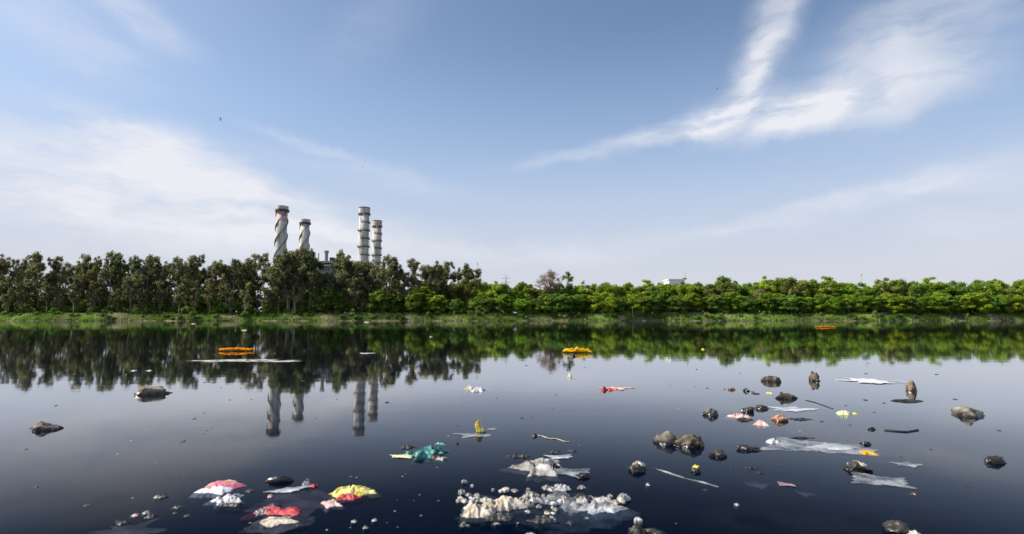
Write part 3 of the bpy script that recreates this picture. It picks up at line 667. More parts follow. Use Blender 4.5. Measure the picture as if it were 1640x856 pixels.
def crumple(name, px, py, wpx, dpx, hpx, mat, label, cat, seed=0, rot=0.0, ridge=1.0, sink=.02, rings=34, segs=72, lump=1.6, outline=.35, stretch=None, group=None, dome=.38, parent=None):
    """a crumpled sheet lying on the water: closed mesh with folded top; px sizes as seen in the photo"""
    c = at(px, py); s = mpp(py); W = wpx*s/2; D = min(W*1.1, abs(at(px, py-dpx/2).y-at(px, py+dpx/2).y)/2); H = hpx*s*.72; sink = min(sink, W*.16)
    o3 = Vector((seed*5.1, seed*2.3, seed*1.1)); V = []; Fc = []; tf = torn(seed, jag=.2); fa = random.Random(seed).uniform(-.7, .7); fc_, fs_ = math.cos(fa), math.sin(fa)
    def zz(x, y, q):
        xx, yy = x/W, y/D; xx, yy = xx*fc_-yy*fs_, xx*fs_+yy*fc_
        p = Vector((xx*lump*1.7, yy*lump*.62, 0))+o3
        f = abs(noise.noise(p*1.1))*1.25+abs(noise.noise(p*2.3+Vector((7, 0, 0))))*.6+abs(noise.noise(p*5.0))*.14
        f = max(0, 1-f*1.15*ridge)
        d_, _ = noise.voronoi(p*1.1+Vector((3, 1, f*.3)))
        f = f*.8+.45*min(1, (d_[1]-d_[0])*1.2)
        return H*1.12*(f*(1-dome)+dome*(.6+.4*f))*max(0, 1-q**2.1)-sink*q**2.5
    for i in range(1, rings+1):
        q = i/rings
        for k in range(segs):
            a = 6.2832*k/segs; ro = 1+(tf(a)-1)*min(1.1, .6+outline)
            x = math.cos(a)*W*q*ro; y = math.sin(a)*D*q*ro
            jx = .06*W*noise.noise(Vector((x/W*4, y/D*4, seed+3))); V.append((x+jx, y, zz(x, y, q)))
    V.append((0, 0, zz(0, 0, 0))); cidx = len(V)-1
    for k in range(segs): Fc.append((cidx, k, (k+1) % segs))
    for i in range(rings-1):
        for k in range(segs): Fc.append((i*segs+k, (i+1)*segs+k, (i+1)*segs+(k+1) % segs, i*segs+(k+1) % segs))
    b = len(V); lo = (rings-1)*segs
    for k in range(segs): V.append((V[lo+k][0]*.9, V[lo+k][1]*.9, -sink-.02))
    for k in range(segs): Fc.append((lo+k, b+k, b+(k+1) % segs, lo+(k+1) % segs))
    Fc.append(tuple(b+k for k in range(segs))[::-1])
    o = link(name, mesh(name, V, Fc, True), mat, parent, (c.x, c.y, 0)); o.rotation_euler.z = rot
    if cat: tag(o, label, cat, group)
    return o
m_wbag = material('white_plastic', [(.25, .25, .26), (.62, .62, .62), (.72, .72, .72)], scale=10, rough=.35, bump=.5, bscale=30, transl=.2, bdist=.01)
m_gbag = material('grey_sack', [(.07, .065, .055), (.25, .24, .22), (.50, .50, .49)], scale=9, rough=.55, bump=.8, bscale=45, transl=.1, bdist=.01)
m_teal = material('teal_plastic', [(.008, .04, .04), (.03, .17, .16), (.14, .48, .40)], scale=7, rough=.35, bump=.7, bscale=30, transl=.15, bdist=.012)
m_cream = material('cream_cloth', [(.09, .075, .055), (.42, .36, .28), (.64, .58, .48)], scale=12, rough=.8, bump=.8, bscale=50, bdist=.01)
m_foam = material('foam_scrap', [(.05, .047, .04), (.30, .285, .26), (.66, .64, .60)], scale=18, rough=.7, bump=.7, bscale=60, bdist=.008)
m_red = material('red_cloth', [(.09, .01, .012), (.38, .02, .03), (.52, .08, .08)], scale=12, rough=.65, bump=.6, bscale=50, bdist=.008)
m_pinkc = material('pink_cloth', [(.22, .09, .09), (.52, .32, .29), (.70, .58, .52)], scale=10, rough=.7, bump=.6, bscale=50, bdist=.008)
m_yell = material('yellow_plastic', [(.55, .42, .02), (.82, .68, .12)], scale=8, rough=.4, bump=.4, bscale=40, transl=.15, bdist=.006)
m_pyell = material('pale_yellow_plastic', [(.55, .56, .25), (.80, .80, .50)], scale=12, rough=.45, transl=.15, bump=.4)
m_lemon = material('lemon_cloth', [(.20, .16, .04), (.62, .52, .10), (.76, .70, .34)], scale=12, rough=.6, bump=.6, bscale=40, bdist=.008)
m_oran = material('orange_petal', [(.62, .16, .01), (.80, .36, .01)], scale=30, rough=.7, transl=.2, objrand=.12, tint=0)
m_ypet = material('yellow_petal', [(.75, .42, .01), (.85, .62, .02)], scale=30, rough=.7, transl=.2)
m_dscrap = material('dark_scrap', [(.006, .007, .009), (.018, .018, .018), (.045, .04, .034)], scale=12, rough=.55, bump=.6, bscale=40)
m_film = material('clear_film', [(.35, .38, .42), (.62, .65, .68)], scale=6, rough=.3, alpha=.12, bump=.4, bscale=20, lo=.3, hi=.7)
m_sheet = material('white_sheeting', [(.6, .62, .65), (.82, .82, .82)], scale=5, rough=.35, alpha=.85, bump=.4, bscale=18)
m_filmw = material('white_film', [(.55, .58, .62), (.80, .82, .84)], scale=5, rough=.35, alpha=.36, bump=.4, bscale=18)
m_scum = material('grey_scum', [(.12, .11, .10), (.42, .41, .38), (.62, .61, .57)], scale=4, rough=.8, alpha=.62, lo=.4, hi=.62)
m_subp = material('sunken_pink_film', [(.30, .19, .24), (.60, .42, .47)], scale=6, rough=.6, alpha=.4)
m_subc = material('sunken_beige_cloth', [(.22, .18, .15), (.62, .54, .44)], scale=5, rough=.8, alpha=.62)

def sheet(name, px, py, wpx, dpx, mat, label, cat, z=.004, seed=0, rot=0.0, outline=.5, warp=.004, group=None, poly=None):
    """a thin ragged film lying in or just under the water surface"""
    c = at(px, py, 0); s = mpp(py); W = wpx*s/2; D = min(W, abs(at(px, py-dpx/2).y-at(px, py+dpx/2).y)/2)
    V = []; Fc = []; rings, segs = 14, 84; th = .0015; tf = torn(seed+300, jag=.22)
    for side in (0, 1):
        V.append((0, 0, z-side*th))
        for i in range(1, rings+1):
            q = i/rings
            for k in range(segs):
                a = 6.2832*k/segs; ro = 1+(tf(a)-1)*min(1.2, .6+outline)
                x = math.cos(a)*W*q*ro; y = math.sin(a)*D*q*ro
                V.append((x, y, z-side*th+warp*(1-2*abs(noise.noise(Vector((x*9, y*5, seed)))))))
    half = 1+rings*segs
    for side in (0, 1):
        b = side*half
        for k in range(segs): f = (b, b+1+k, b+1+(k+1) % segs); Fc.append(f if not side else f[::-1])
        for i in range(rings-1):
            for k in range(segs):
                f = (b+1+i*segs+k, b+1+(i+1)*segs+k, b+1+(i+1)*segs+(k+1) % segs, b+1+i*segs+(k+1) % segs); Fc.append(f if not side else f[::-1])
    lo = 1+(rings-1)*segs
    for k in range(segs): Fc.append((lo+k, half+lo+k, half+lo+(k+1) % segs, lo+(k+1) % segs))
    o = link(name, mesh(name, V, Fc, True), mat, None, (c.x, c.y, 0)); o.rotation_euler.z = rot
    if cat: tag(o, label, cat, group)
    return o

# marigold garlands
def blossoms(pts, r, seed):
    rr = random.Random(seed); V = []; Fc = []; T = []
    for (x, y, z) in pts:
        rad = r*rr.uniform(.75, 1.2)
        for lay, (q, el_) in enumerate(((1.0, .15), (.85, .6), (.55, 1.05), (.2, 1.4))):
            k = 9 if lay < 3 else 4
            for i in range(k):
                a = 6.283*i/k+lay*.3+rr.uniform(-.1, .1); d = Vector((math.cos(a)*math.cos(el_), math.sin(a)*math.cos(el_), math.sin(el_)))
                t = Vector((-math.sin(a), math.cos(a), 0)); b = len(V); c = Vector((x, y, z))
                up = d.cross(t)*-1
                V += [c, c+d*rad*.8-t*rad*.3, c+d*rad*1.05+up*rad*.1, c+d*rad*.8+t*rad*.3]; Fc.append((b, b+1, b+2, b+3)); T.append(rr.random())
    return V, Fc, T
m_mari = material('marigold', [(.88, .34, .01), (.92, .60, .02)], scale=9, rough=.7, transl=.3, tint=.25)
m_mariy = material('yellow_marigold', [(.90, .60, .01), (.93, .76, .03)], scale=9, rough=.7, transl=.3, tint=.2)
m_greenery = material('garland_leaves', [(.05, .08, .015), (.09, .12, .03)], scale=10, rough=.7)
def garland(px, py, wpx, hpx, mat, label, seed, rows):
    c = at(px, py); s = mpp(py); W = wpx*s; rr = random.Random(seed); pts = []
    n_ = int(W/.045)
    for j in range(rows):
        for i in range(n_):
            u = i/(n_-1)-.5; bulge = hpx*s*(.5+.5*math.cos(u*4.2)**2)
            if noise.noise(Vector((u*9, j*3.1, seed))) < -.35: continue
            pts.append((u*W+rr.uniform(-.02, .02), j*.075+.08*math.sin(u*9+j)+rr.uniform(-.02, .02), .02+bulge*rr.uniform(.1, .8)))
    root = empty('flower_garland', c); tag(root, label, 'garland', 'marigold garlands floating on the river')
    V, Fc, T = blossoms(pts, .045, seed); link('blossoms', mesh('blossoms', V, Fc, tint=T), mat, root)
    mb = MB(); mb.tube([((i/20-.5)*W, .1+.08*math.sin((i/20-.5)*9), .012) for i in range(21)], .012, 5); mb.build('string', m_greenery, root)
garland(374, 563, 48, 3.4, m_mari, 'long orange marigold garland floating on the left, above the scum streak', 3, 5)
garland(925, 566, 38, 8, m_mariy, 'bright yellow marigold garland heap floating in mid river', 4, 6)
garland(1323, 524.5, 29, 2.2, m_mari, 'thin orange marigold garland far off near the right bank', 5, 6)
rock('dark_lump', 916, 571, 14, 6, m_dscrap, 'dark lump floating right beneath the yellow garland', cat='debris', seed=31)

# left: scum streak and white scraps
sheet('scum_streak', 375, 578, 125, 5, m_scum, 'thin grey-white scum streak below the left garland, its left part', 'scum', seed=1, outline=.7)
sheet('scum_streak', 445, 579, 84, 3, m_scum, 'thin grey scum streak trailing right toward the chimney reflection', 'scum', seed=2, outline=.7)
crumple('dry_leaf', 397, 578, 16, 3, 4, m_brick, 'brown dry leaf lying on the grey scum streak', 'leaf', seed=41)
sheet('foam_patch', 589, 568, 30, 5, m_foam, 'white foam patch on the dark tree reflection, between the chimneys', 'foam', seed=3, outline=.5, z=.03)
for (x, y, wd, lb) in ((392, 529.5, 9, 'small white scrap above the left garland'), (311, 519, 7, 'tiny white scrap near the left bank'), (215, 594, 14, 'white foam scrap left of its grey twin above the tan rock'), (239, 594, 12, 'greyish foam scrap right above the tan rock'), (588, 516.5, 10, 'small white scrap close under the far bank'), (690, 540, 6, 'tiny pale scrap on the green tree reflection')):
    crumple('foam_scrap', x, y, wd, 2, 2.0, m_foam, lb, 'foam', seed=int(x), rings=8, segs=20, group='white foam scraps on the water')
crumple('tan_lump', 753, 623, 20, 6, 7, m_cream, 'tan crumpled lump touching the white plastic bag in mid river', 'rubbish', seed=43)
crumple('plastic_bag', 766, 626, 33, 8, 8, m_wbag, 'white plastic bag floating in mid river beside a tan lump', 'bag', seed=44, ridge=.6)
# red flowers with pink trailing cloth
for i, (x, y, wd, h, m, lb) in enumerate(((967, 625, 10, 9, m_red, 'leftmost red flower head of the red floating cluster'), (977, 625, 9, 6, m_red, 'second dark red flower head of the floating cluster'), (985, 624, 8, 4, m_oran, 'orange flower head at the right of the red cluster'))):
    crumple('red_flower', x, y, wd, 5, h, m, lb, 'flower', seed=50+i, rings=10, segs=28)
sheet('pink_cloth', 990, 622.5, 44, 4, m_pinkc, 'pale pink cloth trailing right from the red flowers', 'cloth', seed=6, outline=.4)
crumple('paper_cup', 912, 604, 8, 3, 8, m_pyell, 'tiny pale upright scrap below the yellow garland', 'scrap', seed=54, rings=10, segs=24, ridge=.3)
# white sheet on the right
sheet('white_sheet', 1386, 610, 62, 8, m_sheet, 'bright white plastic sheet floating flat near the right edge', 'plastic sheet', seed=7, outline=.5, z=.006)
sheet('white_sheet', 1404, 613.5, 44, 4, m_sheet, 'narrow white plastic strip below the bright white sheet', 'plastic sheet', seed=8, outline=.4, z=.009)
sheet('clear_film', 1432, 612, 50, 10, m_film, 'clear film trailing right of the white plastic sheet', 'plastic film', seed=9)
crumple('dark_branch', 1452, 643, 76, 4, 5, m_dscrap, 'long black driftwood slab at the right edge below the beige stone', 'driftwood', seed=55, outline=.3)
crumple('yellow_leaf', 1232, 630, 11, 3, 3, m_yell, 'tiny yellow leaf left of the wedge-shaped rock', 'leaf', seed=56, rings=8, segs=22)
crumple('yellow_scrap', 1126, 560, 6, 2, 3, m_yell, 'tiny yellow scrap far out below the right tree reflection', 'scrap', seed=57, rings=8, segs=20)
crumple('yellow_wrapper', 1352, 664, 21, 6, 9, m_pyell, 'pale yellow crumpled wrapper right of the rubble', 'wrapper', seed=58, ridge=.5)
crumple('green_scrap', 1368, 663, 8, 3, 3, m_yell, 'small yellow-green scrap right of the pale yellow wrapper', 'scrap', seed=59, rings=8, segs=20)
crumple('orange_wrapper', 1388, 726, 30, 7, 7, m_mari, 'orange-yellow wrapper just below the small flat dark stone', 'wrapper', seed=60)
# yellow and white packet standing in the water
c = at(769, 691); s = mpp(691); root = empty('packet', (c.x, c.y, 0)); tag(root, 'upright yellow and white packet poking out of mid water', 'packet')
def packet_half(name, x0, x1, mat, seed):
    V = []; Fc = []; nz_, nx_ = 14, 12; Hh = 17*s; Wd = 17*s
    for side in (-1, 1):
        for j in range(nz_+1):
            t = j/nz_
            for i in range(nx_+1):
                u = x0+(x1-x0)*i/nx_; half = .5*math.sqrt(max(.02, 1-t**2.2))
                x = u*2*half*Wd; y = side*.28*Wd*math.sqrt(max(0, 1-(u*1.98)**2))*(1-t*.8)+.006*noise.noise(Vector((u*6, t*6, seed+side)))
                V.append((x+.012*math.sin(t*6), y, -.04+t*(Hh+.04)))
    k = (nz_+1)*(nx_+1)
    for sd_ in (0, 1):
        for j in range(nz_):
            for i in range(nx_):
                a = sd_*k+j*(nx_+1)+i; f = (a, a+1, a+nx_+2, a+nx_+1); Fc.append(f if not sd_ else f[::-1])
    for j in range(nz_):
        for i in (0, nx_):
            a = j*(nx_+1)+i; Fc.append((a, a+nx_+1, k+a+nx_+1, k+a))
    link(name, mesh(name, V, Fc, True), mat, root)
packet_half('yellow_side', -.5, .15, m_yell, 1); packet_half('white_side', .152, .5, m_wbag, 2)
sheet('clear_film', 757, 697, 44, 9, m_film, 'faint clear film drifting left of the upright yellow packet', 'plastic film', seed=10, z=.002)
sheet('clear_film', 789, 688, 16, 3, m_film, 'small clear film bit touching the right of the yellow packet', 'plastic film', seed=11)
# teal bag
root = crumple('teal_bag', 683, 727, 80, 26, 17, m_teal, 'crumpled teal plastic bag floating left of centre', 'bag', seed=61, ridge=1.25, outline=.4)
crumple('dark_fold', 697, 732, 34, 10, 9, m_dscrap, None, None, seed=62, parent=None).name = 'dark_scrap'
tag(bpy.data.objects['dark_scrap'], 'dark wet scrap on the right side of the teal bag', 'scrap')
crumple('teal_scrap', 706, 711, 22, 4, 4, m_teal, 'flat teal plastic scrap behind the right of the teal bag', 'scrap', seed=63, rings=14, segs=36)
crumple('dark_scrap', 652, 717, 34, 5, 5, m_dscrap, 'flat dark scrap behind the left of the teal bag', 'scrap', seed=64, rings=14, segs=40)
sheet('yellow_film', 645, 732, 32, 5, m_pyell, 'thin yellowish film left of the teal bag', 'plastic film', seed=12, z=.003)
crumple('grey_scrap', 708, 735, 22, 6, 6, m_gbag, 'small grey scrap at the lower right of the teal bag', 'scrap', seed=65, rings=14, segs=36)
crumple('dark_scrap', 732, 711, 6, 3, 5, m_dscrap, 'tiny dark scrap right of the flat teal scrap', 'scrap', seed=66, rings=8, segs=20)
# grey sack
crumple('grey_sack', 866, 750, 98, 38, 17, m_gbag, 'large pale grey crumpled sack in the centre foreground', 'sack', seed=67, rot=R(-30), ridge=.9, outline=.35)
crumple('brown_rag', 888, 751, 20, 20, 15, m_rock, 'brown ribbed rag on the right end of the grey sack', 'rag', seed=68, ridge=1.4)
crumple('dark_rag_or_hollow', 830, 731, 42, 7, 6, m_dscrap, 'dark rag at the upper left of the grey sack', 'rag', seed=69)
crumple('dark_scrap', 890, 725, 30, 5, 5, m_dscrap, 'dark strip of scrap behind the grey sack, left of the pair', 'scrap', seed=70)
crumple('dark_scrap', 916, 723, 20, 5, 4, m_dscrap, 'dark strip of scrap behind the grey sack, right of the pair', 'scrap', seed=71)
sheet('clear_film', 892, 733, 44, 8, m_filmw, 'white-lilac film between the dark strips and the grey sack', 'plastic film', seed=13)
sheet('clear_film', 912, 757, 50, 16, m_film, 'clear film floating right of the grey sack', 'plastic film', seed=14)
crumple('dark_scrap', 856, 699, 9, 4, 7, m_dscrap, 'dark knob at the left end of the pale string', 'scrap', seed=72, rings=10, segs=24)
mb = MB(); pa, pb = at(861, 699), at(914, 709); mb.tube([pa.lerp(pb, i/12)+Vector((0, .02*math.sin(i*1.1), .004)) for i in range(13)], [.006-.0003*i for i in range(13)], 6)
tag(mb.build('pale_string', m_cream, None, smooth=True), 'thin pale string trailing right from a dark knob', 'string')
# long pale streak on the right of centre
mb = MB(); pts = [at(x, y, .004) for x, y in ((1050, 751), (1066, 756), (1084, 762), (1104, 768), (1126, 773), (1150, 780))]; mb.tube(pts, [.003, .007, .005, .003, .007, .003], 7)
tag(mb.build('plastic_strip', m_film, None, smooth=True), 'long thin translucent strip floating diagonally right of the brown rock', 'plastic strip')
crumple('yellow_scrap', 1114, 748, 13, 6, 5, m_yell, 'yellow scrap lying on a small dark stone', 'scrap', seed=73, rings=10, segs=24)
crumple('white_scrap', 1147, 725, 9, 4, 5, m_wbag, 'small white scrap on top of a dark wet rock', 'scrap', seed=74, rings=10, segs=24)
crumple('red_scrap', 1139, 728, 7, 3, 5, m_red, 'small red scrap at the left of a dark wet rock', 'scrap', seed=75, rings=10, segs=24)
crumple('cream_scrap', 1021, 750, 22, 12, 8, m_foam, 'cream scrap lying on the brown rock below the boulder pair', 'scrap', seed=76, rings=10, segs=30).location.z = 6*mpp(757)
crumple('cream_scrap', 1372, 750, 24, 12, 8, m_cream, 'pale crumbly scrap on the dark brown rock near the right edge', 'scrap', seed=77, rings=10, segs=30).location.z = 6*mpp(756)
# pinkish rubble
crumple('pale_rag', 1184, 668, 42, 9, 8, m_pinkc, 'white-pink rag, left half of the pinkish rubble', 'rag', seed=78)
crumple('brown_rag', 1192, 673, 34, 7, 6, m_rock, 'brown rag under the white-pink rag of the rubble', 'rag', seed=79)
crumple('pale_rag', 1217, 680, 26, 10, 9, m_pinkc, 'pale pink rag at the lower right end of the rubble', 'rag', seed=80)
crumple('dark_scrap', 1282, 672, 54, 5, 4, m_dscrap, 'dark strip of scrap right of the orange-red brick', 'scrap', seed=81, rot=R(-3))
sheet('clear_film', 1266, 656, 62, 7, m_filmw, 'white film between the wedge rock and the orange-red brick', 'plastic film', seed=15)
crumple('dark_stick', 1283, 702, 58, 2.5, 3, m_dscrap, 'thin dark stick floating above the drifting white film', 'stick', seed=82, outline=.2)
crumple('white_film_fold', 1238, 708, 26, 15, 8, m_wbag, 'bright white folded tip of the drifting film', 'plastic film', seed=83, rot=R(-35), ridge=.6)
sheet('clear_film', 1295, 716, 130, 26, m_film, 'wide clear film drifting right of its white folded tip', 'plastic film', seed=16, z=.002)
sheet('clear_film', 1338, 718, 64, 9, m_filmw, 'whitish right arm of the wide drifting film', 'plastic film', seed=17, rot=R(-20))
sheet('clear_film', 1405, 770, 84, 24, m_film, 'clear film beneath the dark brown rock near the right edge', 'plastic film', seed=18, z=.002)
sheet('clear_film', 1456, 745, 40, 8, m_film, 'clear film scrap at the right edge of the water', 'plastic film', seed=19)
sheet('sunken_film', 1212, 775, 32, 16, m_subp, 'round pinkish sunken film left of its twin scraps', 'plastic film', seed=20, z=-.006)
sheet('sunken_film', 1258, 777, 26, 10, m_subp, 'pink and white sunken film in the middle of three', 'plastic film', seed=21, z=.003)
sheet('sunken_film', 1291, 790, 24, 8, m_subp, 'small lilac sunken film, rightmost of three', 'plastic film', seed=22, z=-.006, rot=R(-25))
crumple('dark_scrap', 1207, 750, 32, 5, 4, m_dscrap, 'dark wet scrap above the round pinkish sunken film', 'scrap', seed=84)
crumple('dark_scrap', 1217, 758, 16, 3, 3, m_dscrap, 'small dark scrap just above the round pinkish film', 'scrap', seed=85, rings=10, segs=28)
crumple('mint_plastic', 1462, 858, 26, 12, 12, m_wbag, 'pale mint-white plastic in the bottom right corner', 'plastic', seed=86)
crumple('tan_scrap', 1463, 792, 16, 5, 5, m_tan, 'tan scrap cut by the right edge', 'scrap', seed=87)
mb = MB(); pts = [at(x, y, .003) for x, y in ((1290, 641), (1303, 644), (1318, 649), (1334, 655))]; mb.tube(pts, .0045, 6)
tag(mb.build('twig', m_dscrap, None, smooth=True), 'thin dark twig right of the wedge-shaped rock', 'twig')
mb = MB(); pts = [at(x, y, .003) for x, y in ((1416, 689), (1436, 691), (1452, 692), (1470, 689))]; mb.tube(pts, .009, 6)
tag(mb.build('twig', m_dscrap, None, smooth=True), 'thin dark twig at the right edge by the small black pebble', 'twig')

# left foreground: printed wrapper
def printed(name, stripes):
    m = material(name, [(.66, .66, .68), (.80, .79, .78)], scale=8, rough=.4, bump=.5, bscale=30, transl=.1, bdist=.01)
    nt = m.node_tree; n = nt.nodes; l = nt.links; p = [x for x in n if x.type == 'BSDF_PRINCIPLED'][0]; src = p.inputs['Base Color'].links[0].from_socket
    tcx = n.new('ShaderNodeTexCoord'); mpn = n.new('ShaderNodeMapping'); mpn.inputs['Rotation'].default_value = (0, 0, R(stripes[0])); l.new(tcx.outputs['Object'], mpn.inputs[0])
    s_ = n.new('ShaderNodeSeparateXYZ'); l.new(mpn.outputs[0], s_.inputs[0]); nn = n.new('ShaderNodeTexNoise'); nn.inputs['Scale'].default_value = 9; l.new(tcx.outputs['Object'], nn.inputs[0])
    a = n.new('ShaderNodeMath'); a.operation = 'MULTIPLY_ADD'; a.inputs[1].default_value = stripes[1]; a.inputs[2].default_value = .5; l.new(s_.outputs[1], a.inputs[0])
    b = n.new('ShaderNodeMath'); b.operation = 'MULTIPLY_ADD'; b.inputs[1].default_value = .22; l.new(nn.outputs[0], b.inputs[0]); l.new(a.outputs[0], b.inputs[2])
    cr = n.new('ShaderNodeValToRGB'); cr.color_ramp.interpolation = 'CONSTANT'; e = cr.color_ramp.elements
    for i, (pos, c_, al) in enumerate(stripes[2]):
        q = e[i] if i < 2 else e.new(pos); q.position = pos; q.color = (*c_, al)
    l.new(b.outputs[0], cr.inputs[0]); mx = n.new('ShaderNodeMix'); mx.data_type = 'RGBA'; l.new(cr.outputs['Alpha'], mx.inputs[0]); l.new(src, mx.inputs[6]); l.new(cr.outputs[0], mx.inputs[7]); l.new(mx.outputs[2], p.inputs['Base Color'])
    return m
m_print = printed('printed_wrapper', (-10, 2.2, [(0, (1, 1, 1), 0), (.50, (.62, .18, .24), 1), (.68, (.78, .60, .05), 1), (.80, (1, 1, 1), 0)]))
crumple('printed_wrapper', 355, 781, 92, 26, 13, m_print, 'white wrapper printed pink and yellow, floating at lower left', 'wrapper', seed=90, rot=R(12), ridge=.6, outline=.3, dome=.7)
crumple('white_rag', 368, 801, 52, 18, 11, m_wbag, 'greyish white rag just below the printed wrapper', 'rag', seed=91, ridge=.8)
crumple('dark_rag_or_hollow', 372, 809, 52, 9, 7, m_dscrap, 'dark wet rag under the greyish white rag', 'rag', seed=92)
crumple('dark_scrap', 260, 796, 22, 6, 6, m_dscrap, 'dark scrap with pale left tip at lower left', 'scrap', seed=93, rings=14, segs=36)
crumple('white_scrap', 252, 797, 10, 4, 5, m_foam, 'small pale scrap touching a dark scrap at lower left', 'scrap', seed=94, rings=10, segs=24)
crumple('pink_scrap', 218, 826, 14, 5, 5, m_pinkc, 'bright pink scrap near the lower left corner', 'scrap', seed=95, rings=10, segs=24)
crumple('white_scrap', 236, 822, 16, 6, 6, m_foam, 'whitish scrap just right of the bright pink scrap', 'scrap', seed=96, rings=10, segs=24)
crumple('dark_scrap', 242, 828, 16, 6, 6, m_dscrap, 'dark scrap just right of the bright pink scrap', 'scrap', seed=97, rings=10, segs=24)
sheet('sunken_cloth', 205, 848, 90, 34, m_subc, 'greyish pink sunken cloth in the lower left corner', 'cloth', seed=23, z=-.006)
crumple('dark_scrap', 198, 838, 26, 8, 6, m_dscrap, 'dark scrap on the sunken cloth in the lower left corner', 'scrap', seed=98, rings=12, segs=30)
crumple('dark_scrap', 286, 813, 24, 6, 4, m_dscrap, 'dark scrap between the pink scrap and the printed wrapper', 'scrap', seed=99, rings=12, segs=30)
# red and cream cloths
crumple('red_cloth', 448, 819, 104, 20, 8, m_red, 'long red cloth with cream folds, lower left foreground', 'cloth', seed=100, ridge=.9, rot=R(-6))
crumple('cream_rag', 420, 821, 28, 12, 9, m_foam, 'cream rag at the left end of the red cloth', 'rag', seed=101)
crumple('cream_cloth', 446, 834, 98, 28, 5, m_cream, 'cream cloth in front of the long red cloth', 'cloth', seed=102, ridge=.6)
sheet('sunken_cloth', 452, 838, 96, 34, m_subc, 'wide beige sunken cloth spreading below the red cloth', 'cloth', seed=24, z=-.008, outline=.25)
sheet('sunken_film', 488, 800, 130, 46, m_subp, 'large purple-grey film between the red cloth and yellow rag', 'plastic film', seed=25, z=-.006)
sheet('clear_film', 462, 786, 52, 9, m_filmw, 'pale edge fold of the large purple-grey film', 'plastic film', seed=26, rot=R(30))
crumple('cloth_bundle', 491, 776, 16, 8, 13, m_foam, 'cream knob of cloth above the purple-grey film', 'cloth', seed=103, rings=14, segs=36)
crumple('red_scrap', 503, 779, 12, 6, 7, m_red, 'small red scrap at the right of the cream knob', 'scrap', seed=104, rings=10, segs=26)
crumple('pink_scrap', 434, 796, 11, 5, 6, m_pinkc, 'small pale pink scrap left of the purple-grey film', 'scrap', seed=105, rings=10, segs=24)
crumple('dark_scrap', 437, 810, 20, 7, 7, m_dscrap, 'dark scrap just above the left end of the red cloth', 'scrap', seed=106, rings=12, segs=30)
crumple('yellow_rag', 560, 789, 74, 22, 15, m_lemon, 'pale yellow rag, top of the yellow and red bundle', 'rag', seed=107, ridge=.7, rot=R(-4))
crumple('red_scrap', 555, 798, 42, 12, 10, m_red, 'red rag across the yellow bundle', 'rag', seed=108, rot=R(10))
crumple('pink_rag', 530, 808, 44, 18, 8, m_pinkc, 'pale pink tail of the yellow and red bundle', 'rag', seed=109, rot=R(35))
crumple('green_scrap', 573, 793, 24, 7, 8, m_yell, 'mustard scrap at the right of the red rag', 'scrap', seed=110, rings=12, segs=30)
for i, (x, y) in enumerate(((567, 836), (600, 834), (585, 846), (1180, 809), (1038, 777))):
    crumple('white_scrap', x, y, 9, 5, 5, m_foam, ['white crumb right of the sunken beige cloth', 'white crumb, rightmost below the yellow bundle', 'white crumb, lowest below the yellow bundle', 'tiny white crumb in the dark water at lower right', 'tiny pinkish crumb below the brown rock'][i], 'scrap', seed=120+i, rings=8, segs=20)

# big foreground pile: cream rag, foam scraps, film
crumple('cream_rag', 764, 820, 72, 30, 17, m_cream, 'cream rag at the left end of the big foreground pile', 'rag', seed=130, ridge=1.0, outline=.4)
crumple('cream_rag', 806, 810, 80, 22, 22, m_cream, 'long cream rag arching along the top of the big pile', 'rag', seed=131, ridge=1.1, outline=.4)
crumple('dark_rag_or_hollow', 800, 829, 64, 14, 10, m_dscrap, 'black sheet standing in for the shaded hollow of the long cream rag', 'rag', seed=132)  # dark sheet put in for the shade inside the cream rag's hollow
crumple('foam_lump', 845, 803, 44, 22, 16, m_foam, 'largest white foam lump in the middle of the big pile', 'foam', seed=133, outline=.4)
crumple('plastic_film', 915, 806, 120, 46, 10, m_film, 'clear crumpled film covering the right of the big pile', 'plastic film', seed=134, ridge=1.2, outline=.45, lump=2.6)
sheet('plastic_film', 880, 822, 250, 60, m_film, 'thin dirty film spreading under the whole foreground pile', 'plastic film', seed=31, z=-.004)
crumple('plastic_film', 962, 812, 92, 40, 10, m_filmw, 'whitish crumpled film at the right end of the big pile', 'plastic film', seed=135, ridge=1.3, outline=.5, lump=2.6, rot=R(-18))
crumple('dark_rag_or_hollow', 870, 833, 60, 14, 8, m_dscrap, 'dark wet rag under the clear film of the big pile', 'rag', seed=136)
pile = []
rr = random.Random(44)
for i in range(120):
    t = rr.random(); x = 735+t*265; y = 805+rr.gauss(0, 13)*(1 if t < .75 else .6)
    if i < 16: x = rr.uniform(735, 850); y = rr.uniform(796, 846)
    sz = rr.choice((5, 6, 8, 10, 13, 18))*rr.uniform(.8, 1.25); m = rr.choice((m_foam, m_foam, m_cream, m_gbag, m_wbag, m_dscrap))
    if m is m_dscrap: sz *= 1.2
    o = crumple('pile_scrap', x, y, sz, sz*.55, sz*rr.uniform(.25, .5), m, None, None, seed=200+i, rings=12, segs=30, ridge=rr.uniform(.7, 1.4), outline=.85, dome=.15, lump=2.2, rot=rr.uniform(0, 3))
    if y < 815: o.location.z = rr.uniform(0, .018)
    pile.append((m, o))
names = {id(m_foam): ('small white foam scrap in the foreground pile', 'foam'), id(m_cream): ('small cream rag scrap in the foreground pile', 'rag'), id(m_gbag): ('small grey rag scrap in the foreground pile', 'rag'), id(m_wbag): ('small shiny white plastic scrap in the foreground pile', 'plastic'), id(m_dscrap): ('small dark wet scrap in the foreground pile', 'scrap')}
